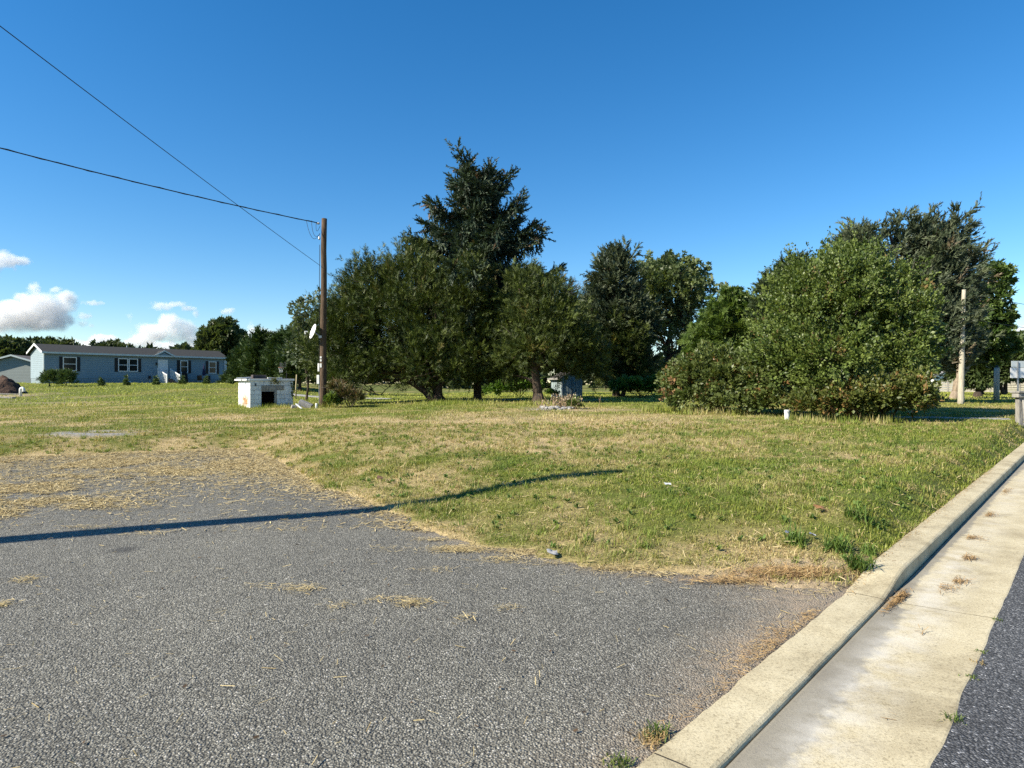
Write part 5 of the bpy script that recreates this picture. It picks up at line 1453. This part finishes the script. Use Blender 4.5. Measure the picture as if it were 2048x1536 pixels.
# vine on the hut front
lvv = Leaves(); P = np.array([hw2(1.15 + rg.normal(0, .12), -.05 - rg.random() * .04, HH + .02 + rg.normal(0, .07)) for _ in range(60)])
plumes(lvv, rg, P, rg.normal(0, 1, (60, 3)), .08, .04, 3, LEAF, .07, ((0.09, 0.10, 0.03), (0.2, 0.2, 0.07)), .8)
P = np.array([hw2(HW - .03 + rg.normal(0, .02), -.05, .45 + rg.random() * .8) for _ in range(50)])
plumes(lvv, rg, P, rg.normal(0, 1, (50, 3)), .08, .04, 3, LEAF, .07, ((0.05, 0.08, 0.02), (0.1, 0.13, 0.04)), .8)
tag(lvv.build('creeper', M['leaf'], None), 'thin creeper hanging on the front of the block hut', 'creeper')
# fallen block and pieces by the hut
def rubble(name, u, v_y, size, rot, label, mat, dz=0.0):
    x = px(u, v_y); o = MB().box(-size[0] / 2, size[0] / 2, -size[1] / 2, size[1] / 2, -size[2] / 2, size[2] / 2).build(name, mat, None, bevel=.012)
    o.location = (x, v_y, gz(x, v_y) + dz); o.rotation_euler = rot
    return tag(o, label, 'rubble', 'rubble by the hut')
rubble('concrete_block', 611, 30.2, (.60, .30, .22), (R(12), R(24), R(5)), 'tipped concrete block lying between the hut and the utility pole', M['gravel'], .17)
rubble('broken_board', 598, 29.9, (.42, .09, .05), (0, R(32), R(-25)), 'white broken board leaning on the tipped concrete block', M['white_trim'], .10)
rubble('broken_block', 588, 30.0, (.24, .2, .16), (.2, .3, .5), 'small broken block at the corner of the hut', M['gravel'], .06)
o = MB().lathe([(.05, -.1), (.055, .2), (.045, .24)], (0, 0, 0), 10).build('stub_pipe', M['white_pvc'], None, True)
xx = px(633, 29.6); o.location = (xx, 29.6, gz(xx, 29.6)); tag(o, 'short pale stub pipe in the grass before the utility pole', 'pipe')
# stake and hoop behind
xx = px(591.5, 45); o = MB().tube([(0, 0, -.2), (.02, 0, .8), (.06, 0, 1.72)], [.055, .05, .04], 7).build('wooden_stake', worn('stake', (.45, .38, .22)), None, True)
o.location = (xx, 45, gz(xx, 45)); tag(o, 'thin pale wooden stake standing in the lawn beside the hut', 'stake')
xx = px(566, 58); bb = empty('basketball_hoop', (xx, 58, gz(xx, 58)), R(-20), 'basketball hoop with clear backboard before the dark spruces', 'basketball hoop')
zb = EYE + (768 - 735) * 58 / F - gz(xx, 58)
MB().tube([(0, .5, -.1), (0, .5, zb - .3), (0, .2, zb + .1)], .05, 8).build('pole', M['shutter'], bb)
mb = MB()
for a in (-.36, .33): mb.box(a, a + .03, .0, .03, zb - .05, zb + .45)
mb.box(-.33, .33, .0, .03, zb - .05, zb - .02); mb.box(-.33, .33, 0, .03, zb + .42, zb + .45)
mb.build('backboard_frame', M['cable'], bb)
MB().box(-.33, .33, .008, .018, zb - .02, zb + .42).build('backboard', M['glass'], bb)
mb = MB(); mb.tube([(math.cos(a) * .22, -.26 + math.sin(a) * .22, zb) for a in np.linspace(0, 2 * math.pi, 17)], .015, 5); mb.build('rim', worn('orange_rim', (.4, .1, .03)), bb)
mb = MB()
for k in range(10):
    a = k * .628
    mb.tube([(math.cos(a) * .22, -.26 + math.sin(a) * .22, zb), (math.cos(a + .3) * .15, -.26 + math.sin(a + .3) * .15, zb - .22), (math.cos(a) * .11, -.26 + math.sin(a) * .11, zb - .45)], .012, 4)
mb.build('net', M['white_trim'], bb)

# ------------------------------------------------------------------ utility poles and cables
def catenary(a, b, sag, n=26):
    a, b = np.array(a, float), np.array(b, float)
    return [tuple(a + (b - a) * k - np.array([0, 0, sag * 4 * k * (1 - k)])) for k in np.linspace(0, 1, n)]
def pole(x, y, h, r0, r1, mat, label, lean=0.0, name='utility_pole'):
    z = gz(x, y)
    p = empty(name, (x, y, z), 0, label, 'utility pole')
    n = 12; rgp = np.random.default_rng(int(abs(x) * 100))
    MB().tube([(lean * k / n + rgp.normal(0, .006), rgp.normal(0, .006), -.3 + (h + .3) * k / n) for k in range(n + 1)], [r0 + (r1 - r0) * k / n for k in range(n + 1)], 16).build('shaft', M[mat], p, True)
    return p, z
AX, AY = px(646, 31), 31.0
pa, az = pole(AX, AY, 9.0, .165, .125, 'pole_dark', 'dark wooden utility pole with meter boxes beside the block hut', .05)
hA = lambda v: EYE + (768 - v) * 31 / F - az
mb = MB(); mb.box(-.23, -.14, -.10, .02, hA(743), hA(727)); mb.build('meter_box', M['white_pvc'], pa, bevel=.01)
mb = MB(); mb.box(-.27, -.145, -.11, .05, hA(768), hA(750)); mb.build('fuse_box', M['white_pvc'], pa, bevel=.01)
MB().tube([(-.17, -.05, hA(750)), (-.17, -.05, 0.0)], .018, 6).build('conduit', M['metal'], pa)
MB().tube([(-.165, -.05, hA(728)), (-.15, -.07, 6.0), (-.14, -.05, hA(490))], .014, 6).build('conduit', M['cable'], pa)
for v0, v1 in ((735, 727), (723, 719), (717, 713)):
    MB().box(-.10, -.02, -.168, -.14, hA(v0), hA(v1)).build('tag_plate', M['white_pvc'], pa)
MB().lathe([(.05, 0), (.06, .05), (.035, .09), (.05, .13)], (-.16, -.02, hA(447)), 8, Matrix.Rotation(R(-90), 3, 'Y')).build('insulator', M['metal'], pa)
mb = MB()
for (a, b, c) in (((-.55, 0, hA(441)), (-.42, 0, hA(470)), (-.14, -.02, hA(468))), ((-.80, 0, hA(440)), (-.50, 0, hA(476)), (-.15, .02, hA(466))), ((-.33, 0, hA(445)), (-.30, 0, hA(462)), (-.14, 0, hA(452)))):
    A_, B_, C_ = [np.array(q) for q in (a, b, c)]
    mb.tube([tuple((1 - k) ** 2 * A_ + 2 * k * (1 - k) * (2 * B_ - (A_ + C_) / 2) + k * k * C_) for k in np.linspace(0, 1, 10)], .010, 5)
mb.build('drip_loop', M['cable'], pa)
MB().lathe([(.02, 0), (.05, .05), (.035, .16)], (-.17, -.02, hA(480)), 8).build('weather_head', M['metal'], pa)
# satellite dish on the pole
dc = at(627, 663, 30.8)
dn_ = Vector((-0.80, -0.52, 0.30)).normalized()
dish = empty('satellite_dish', (AX - .15, AY - .1, dc[2] - .25), 0, 'white oval satellite dish fixed to the side of the dark utility pole', 'satellite dish')
off_ = Vector(dc) - Vector(dish.location)
Mr = dn_.to_track_quat('Z', 'Y').to_matrix()
prof = [(0.02, 0.0)] + [(r_, 0.30 * r_ * r_) for r_ in np.linspace(.06, .36, 6)] + [(.365, .04), (.36, .025)] + [(r_, 0.30 * r_ * r_ - .012) for r_ in np.linspace(.34, .03, 5)]
MB().lathe(prof, off_, 28, Mr).build('reflector', M['white_pvc'], dish, True)
fe = off_ + dn_ * .42 + Vector((0, 0, -.16))
MB().tube([tuple(off_ + Mr @ Vector((0, 0, -.03)) + Vector((0, 0, -.30))), tuple(fe)], .018, 6).build('feed_arm', M['shutter'], dish)
MB().tube([tuple(fe - dn_ * .02 + Vector((0, 0, -.10))), tuple(fe + Vector((0, 0, .02)))], .03, 8).build('receiver', M['white_pvc'], dish)
MB().tube([tuple(fe + Vector((0, 0, .02))), tuple(fe - dn_ * .13 + Vector((0, 0, .05)))], .028, 8).build('receiver_horn', M['white_pvc'], dish)
MB().tube([tuple(off_ - dn_ * .01), tuple(off_ - dn_ * .10 + Vector((.02, 0, -.05))), (0.06, 0.05, 0.0)], .03, 8).build('mount_arm', M['metal'], dish)
MB().box(.0, .14, -.10, .12, -.06, .06).build('bracket', M['metal'], dish)

BX, BY, BH = -10.55, 4.29, 10.0
pb, bz = pole(BX, BY, BH - gz(BX, BY), .20, .155, 'pole_dark', 'utility pole at the edge of the driveway whose shadow crosses it')
CX, CY = -31.0, 12.0
pc_, cz_ = pole(CX, CY, 12.6, .18, .13, 'pole_dark', 'tall utility pole far along the edge of the lawn carrying the twisted cable')
def cable(pts, r_, label, name='cable', seg=6):
    o = MB().tube(pts, r_, seg).build(name, M['cable'], None, True)
    return tag(o, label, 'cable')
zA1 = EYE + (768 - 446) * 31 / F; zA2 = EYE + (768 - 531) * 31 / F
pts = catenary((AX - .22, AY, zA1), (CX + .1, CY, 12.3), .55, 60)
cable(pts, .022, 'black twisted service cable running to the top of the dark utility pole')
cable([(p[0] + .02 * math.cos(i * 1.9), p[1], p[2] + .026 * math.sin(i * 1.9)) for i, p in enumerate(pts)], .012, 'thin line wound around the twisted service cable')
cable(catenary((AX - .14, AY, zA2), (BX, BY + .12, 9.45), .10), .010, 'thin straight telephone wire running to the middle of the dark utility pole')
RX, RY = px(1921, 31), 31.0
pr, rz_ = pole(RX, RY, 5.45, .145, .085, 'pole_pale', 'weathered pale grey wooden pole standing beyond the gravel path', .16)
QX, QY = 46.0, 40.0
pq, qz = pole(QX, QY, 6.0, .18, .13, 'pole_pale', 'weathered pole on the road beyond the traffic sign')
cable(catenary((RX + .16, RY, rz_ + 5.3), (QX, QY, qz + 5.6), .45), .014, 'upper wire running from the weathered pale pole toward the road')
cable(catenary((RX + .13, RY, rz_ + 4.1), (QX, QY, qz + 4.3), .35), .014, 'lower wire running from the weathered pale pole toward the road')
sx_, sy_ = px(1993, 37), 37.0
o = empty('grey_post', (sx_, sy_, gz(sx_, sy_)), 0, 'short thick grey wooden post in the far field', 'post')
MB().tube([(0, 0, -.2), (0, 0, 1.0), (.02, 0, 1.85)], [.15, .14, .13], 12).build('shaft', M['pole_pale'], o, True)
MB().tube([(.02, 0, 1.85), (.03, 0, 1.98)], [.09, .05], 8).build('cap', M['shutter'], o)

# ------------------------------------------------------------------ small blue shed
M['shed_blue'] = bark_mat('faded_blue_boards', (0.13, 0.17, 0.17), (0.32, 0.38, 0.38), 7)
cxs, cys = px(1123, 46), 46.0
sh_a = R(18)
shed = empty('garden_shed', (cxs, cys, gz(cxs, cys)), sh_a, 'small faded blue board shed with a pitched roof behind the yews', 'shed')
SWd, SDp, SH_, SR = 1.62, 2.0, 1.36, 1.76
MB().box(.05, SWd - .05, .05, SDp - .05, -.1, SH_ - .02).build('shed_core', M['shed_blue'], shed)
nb_ = 9
for k in range(nb_):
    x0, x1 = SWd * k / nb_, SWd * (k + 1) / nb_
    zt = lambda q: SH_ + (SR - SH_) * (1 - abs(q / SWd * 2 - 1)) - .03
    for yy0, yy1 in ((0.0, .045), (SDp - .045, SDp)):
        MB().prism([(x0 + .006, -.05), (x1 - .006, -.05), (x1 - .006, zt(x1)), ((x0 + x1) / 2, zt((x0 + x1) / 2)), (x0 + .006, zt(x0))], yy0 + (.008 if k % 2 else 0), yy1).build('plank', M['shed_blue'], shed)
for k in range(10):
    y0, y1 = .05 + (SDp - .1) * k / 10, .05 + (SDp - .1) * (k + 1) / 10
    for xx0, xx1 in ((0.0 + (.008 if k % 2 else 0), .045), (SWd - .045, SWd)):
        MB().box(xx0, xx1, y0 + .006, y1 - .006, -.05, SH_ - .06).build('plank', M['shed_blue'], shed)
MB().box(-.03, .05, -.03, -.002, -.05, SH_ - .05).build('corner_board', M['trim_grey'], shed)
mb = MB()
for (xa, za, xb, zb_) in ((-.22, SH_ - .10, SWd / 2, SR), (SWd / 2, SR, SWd + .18, SH_ - .08)):
    mb._add([(xa, -.18, za), (xb, -.18, zb_), (xb, SDp + .15, zb_), (xa, SDp + .15, za), (xa, -.18, za + .06), (xb, -.18, zb_ + .06), (xb, SDp + .15, zb_ + .06), (xa, SDp + .15, za + .06)],
            [(3, 2, 1, 0), (4, 5, 6, 7), (0, 1, 5, 4), (1, 2, 6, 5), (2, 3, 7, 6), (3, 0, 4, 7)])
rf = mb.build('roof', worn('old_shingles', (.13, .11, .10), (.05, .045, .04), 6, .95, bscale=20), shed)
MB().box(-.25, -.222, -.18, SDp + .15, SH_ - .10, SH_ + .01).build('fascia', M['wood_grey'], rf)
MB().box(SWd * .48, SWd * .50, -.012, -.002, 0, SH_ - .05).build('door_gap', M['cable'], shed)
rg = np.random.default_rng(5)
mb = MB()
for k in range(7):
    a = np.array([cxs + .9 + rg.normal(0, .15), cys + .3, gz(cxs, cys) + SR + .02]); limb(mb, rg, a, a + np.array([rg.normal(.25, .25), 0, rg.uniform(.15, .5)]), .03, .008, 0, 4, 5)
tag(mb.build('fallen_branch', M['bark_dead'], None, True), 'dead branch lying over the ridge of the blue shed', 'branch')

# ------------------------------------------------------------------ white cleanout pipe, rubble heap with dead weeds, litter
wx, wy = px(1574, 20.3), 20.3
wp = empty('cleanout_pipe', (wx, wy, gz(wx, wy)), 0.2, 'short white plastic pipe standing in the grass before the vine covered bush', 'pipe')
MB().lathe([(.075, -.1), (.075, .20), (.082, .20), (.082, .29), (.078, .30)], (0, 0, 0), 18).build('pipe', M['white_pvc'], wp)
for a in (4.3, 5.0): MB().lathe([(.014, 0), (.014, .02)], (math.cos(a) * .075, math.sin(a) * .075, .24), 8, Matrix.Rotation(a + math.pi / 2, 3, 'Z') @ Matrix.Rotation(R(90), 3, 'X')).build('screw_hole', M['cable'], wp)
rg = np.random.default_rng(9)
for k in range(16):
    u = 1085 + rg.random() * 60; y = 25.6 + rg.random() * 1.4; x = px(u, y); s_ = rg.uniform(.06, .17)
    bm = bmesh.new(); bmesh.ops.create_icosphere(bm, subdivisions=2, radius=1)
    for v_ in bm.verts: v_.co *= 1 + rg.normal(0, .10); v_.co.x *= s_ * rg.uniform(1.0, 1.05) * 1.3; v_.co.y *= s_; v_.co.z *= s_ * .6
    me = bpy.data.meshes.new('rubble_stone'); bm.to_mesh(me); bm.free(); me.materials.append(M['gravel'])
    o = bpy.data.objects.new('rubble_stone', me); COL.objects.link(o); o.location = (x, y, gz(x, y) + s_ * .3); o.rotation_euler = (0, 0, rg.random() * 6)
    tag(o, 'pale rubble stone in the heap below the dead weeds on the lawn', 'stone', 'rubble heap on the lawn')
mb = MB()
base = np.array([px(1120, 26.6), 26.6]); bz_ = gz(*base)
lvv = Leaves(); tips = []
for k in range(70):
    a = np.array([base[0] + rg.normal(0, .42), base[1] + rg.normal(0, .25), 0]); a[2] = gz(a[0], a[1])
    b = a + np.array([rg.normal(0, .18), rg.normal(0, .1), rg.uniform(.2, .62)])
    limb(mb, rg, a - np.array([0, 0, .05]), b, .011, .005, 0, 3, 4); tips.append(b)
dw = tag(mb.build('dead_weeds', bark_mat('dead_stalk', (.20, .12, .07), (.42, .30, .18)), None, True), 'clump of brown dead weed stalks on the rubble heap', 'weeds')
T3 = np.array(tips); plumes(lvv, rg, T3 - np.array([0, 0, .15]), rg.normal(0, .6, T3.shape) + np.array([0, 0, .4]), .2, .06, 5, LEAF, .09, ((.20, .14, .08), (.5, .42, .30)), .8)
lvv.build('dry_leaves', M['straw'], dw)
tree('weed_bush', 'small green weed sprouting behind the rubble heap', 1150, 26.4, [(1148, 810, 26.4, 14, 7, .3)], 160, LEAF, M['leaf'], ((.07, .11, .025), (.19, .22, .06)), 30, 10, .10, .22, .12, .01, 2, limbs=False, cat='weeds', bottom=0)

def litter(u, y, size, rot, label, col, name='paper_scrap'):
    x = px(u, y)
    n = 5; V = []; f = []
    r2 = np.random.default_rng(int(u))
    for i in range(n):
        for j in range(n): V.append(((i / 4 - .5) * size[0], (j / 4 - .5) * size[1], r2.normal(0, size[0] * .07)))
    Vb = [(a, b, c - .004) for a, b, c in V]
    for i in range(n - 1):
        for j in range(n - 1):
            q = (i * n + j, (i + 1) * n + j, (i + 1) * n + j + 1, i * n + j + 1); f.append(q); f.append(tuple(k + n * n for k in q[::-1]))
    o = np_mesh(name, np.array(V + Vb), np.array(f), worn('litter_' + name, col, rough=.6, bump=.001))
    o.location = (x, y, gz(x, y) + .055 if drive_edge(np.array([x]), np.array([y]))[0] > 0 else .02); o.rotation_euler = (.3, .2, rot)
    return tag(o, label, 'litter')
litter(1335, 8.2, (.09, .05), .3, 'crumpled white paper scrap in the grass before the driveway', (.85, .85, .85))
litter(1625, 6.15, (.08, .06), 1.1, 'small white scrap by the coarse grass tufts at the kerb', (.75, .75, .75))
litter(1105, 5.95, (.10, .07), .4, 'flat grey chip at the grass edge of the driveway', (.55, .53, .5), 'stone_chip')
litter(1580, 6.25, (.10, .08), .8, 'grey stone chip beside the coarse grass tufts', (.40, .42, .47), 'stone_chip')
litter(1640, 6.9, (.12, .08), .2, 'curled brown leaf on the lawn near the kerb', (.42, .22, .09), 'dry_leaf')
litter(760, 10.2, (.10, .08), .2, 'curled brown leaf on the lawn near the driveway edge', (.25, .14, .08), 'dry_leaf')

# coarse weed tufts at the kerb corner
def tuft(u, v, r_, n, h, label, cols, w=.011):
    x, y = on_ground(u, v)
    r2 = np.random.default_rng(int(u + v))
    X = r2.normal(0, r_, n); Y = r2.normal(0, r_, n)
    z0 = gz(x, y)
    zz = ground_h(X + x, Y + y)
    s, t_ = st_of(X + x, Y + y); zz = np.where(t_ > -.03, kerb_top(s), zz) - z0
    V, T, C = blades(r2, X, Y, zz, h * r2.uniform(.5, 1.25, n), np.full(n, w) * r2.uniform(.7, 1.3, n), np.abs(r2.normal(.85, .35, n)).clip(.1, 1.45), mixc(cols[0], cols[1], r2.random(n)), 2)
    o = np_mesh('grass_tuft', V, T, M['grass'], col=C); o.location = (x, y, z0)
    return tag(o, label, 'grass tuft', 'coarse tufts by the kerb')
TG = ((0.055, 0.11, 0.018), (0.18, 0.25, 0.055))
tuft(1715, 1142, .045, 110, .20, 'bright green grass tuft flopping over the kerb', TG)
tuft(1675, 1105, .06, 120, .20, 'dark green coarse tuft just inside the kerb', TG)
tuft(1590, 1092, .045, 70, .20, 'broad bladed green tuft between the straw and the grass', TG, .015)
tuft(1740, 1112, .035, 50, .13, 'small green tuft rooted at the back of the kerb', TG)
tuft(1720, 1040, .07, 110, .17, 'lush green tuft on the lawn along the kerb', TG)

# ------------------------------------------------------------------ road end: sign, wooden stand, fence, white building
rd_a = math.atan2(ROAD_D[1], ROAD_D[0])
gx1, gy1 = px(2035, 24.5), 24.5
sg = empty('traffic_sign', (gx1, gy1, gz(gx1, gy1)), R(6), 'traffic sign on a thin post seen from its blank white back', 'sign')
zt = lambda v: EYE + (768 - v) * 24.5 / F - gz(gx1, gy1)
MB().box(-.025, .025, -.03, .0, -.3, zt(723)).build('post', M['metal'], sg)
MB().box(-.25, .30, .003, .012, zt(735), zt(722)).build('sign_plate', M['trim_grey'], sg, bevel=.003)
MB().box(-.29, .32, .003, .012, zt(756), zt(735.6)).build('sign_plate', M['white_trim'], sg, bevel=.003)
wx, wy = 15.55, 20.0
ws = empty('mailbox_stand', (wx, wy, gz(wx, wy)), R(8), 'weathered wooden stand with a heavy plank rail and white panel by the kerb', 'stand')
Hs = EYE + (768 - 782) * 20 / F - gz(wx, wy)
MB().box(-.10, 1.9, -.14, .10, Hs - .20, Hs - .062).build('rail', M['wood_grey'], ws, bevel=.01)
MB().box(-.13, 1.93, -.18, .14, Hs - .06, Hs).build('rail_cap', M['wood_grey'], ws, bevel=.008)
for xx in (.06, 1.6): MB().box(xx - .07, xx + .07, -.07, .07, -.3, Hs - .20).build('post', M['wood_grey'], ws, bevel=.008)
MB().tube([(-.10, -.35, -.05), (.08, -.12, Hs - .28)], .03, 6).build('strut', M['wood_grey'], ws)
MB().box(.18, 1.5, -.05, .0, .04, Hs - .22).build('panel', M['white_trim'], ws)
# fence far off
fa, fb = np.array([px(1868, 74), 74.0]), np.array([px(2070, 70), 70.0])
L = np.linalg.norm(fb - fa); fence = empty('board_fence', (fa[0], fa[1], gz(*fa)), math.atan2(fb[1] - fa[1], fb[0] - fa[0]), 'pale weathered board fence along the end of the far field', 'fence')
npn = int(L / 1.2)
for k in range(npn):
    x0 = k * L / npn
    MB().box(x0 - .05, x0 + .05, -.05, .05, -.2, 1.45).build('post', M['wood_grey'], fence)
    for q in range(5):
        MB().box(x0 + .055, x0 + L / npn - .055, -.02, .02, .06 + q * .26, .27 + q * .26).build('slat', M['pole_pale'], fence)
bx_, by_ = px(1895, 88), 88.0
wb = empty('white_outbuilding', (bx_, by_, gz(bx_, by_)), R(12), 'small white outbuilding with a grey roof behind the board fence', 'building')
MB().prism([(-2.2, -.2), (1.6, -.2), (1.6, 1.9), (-.3, 2.6), (-2.2, 1.9)], 0, 4).build('wall', M['white_trim'], wb)
mb = MB()
for (xa, za, xb, zb_) in ((-2.45, 1.82, -.3, 2.66), (-.3, 2.66, 1.85, 1.82)):
    mb._add([(xa, -.2, za), (xb, -.2, zb_), (xb, 4.2, zb_), (xa, 4.2, za), (xa, -.2, za + .08), (xb, -.2, zb_ + .08), (xb, 4.2, zb_ + .08), (xa, 4.2, za + .08)], [(3, 2, 1, 0), (4, 5, 6, 7), (0, 1, 5, 4), (1, 2, 6, 5), (2, 3, 7, 6), (3, 0, 4, 7)])
mb.build('roof', M['gravel'], wb)
MB().box(-.7, .2, -.03, .0, 0, 1.7).build('door', M['trim_grey'], wb)
sx2, sy2 = px(1955, 46), 46.0
o = MB().lathe([(.34, -.1), (.30, .1), (.24, .3), (.22, .36), (.05, .38)], (0, 0, 0), 11).build('tree_stump', M['bark'], None)
o.location = (sx2, sy2, gz(sx2, sy2)); tag(o, 'low dark tree stump in the far field', 'stump')
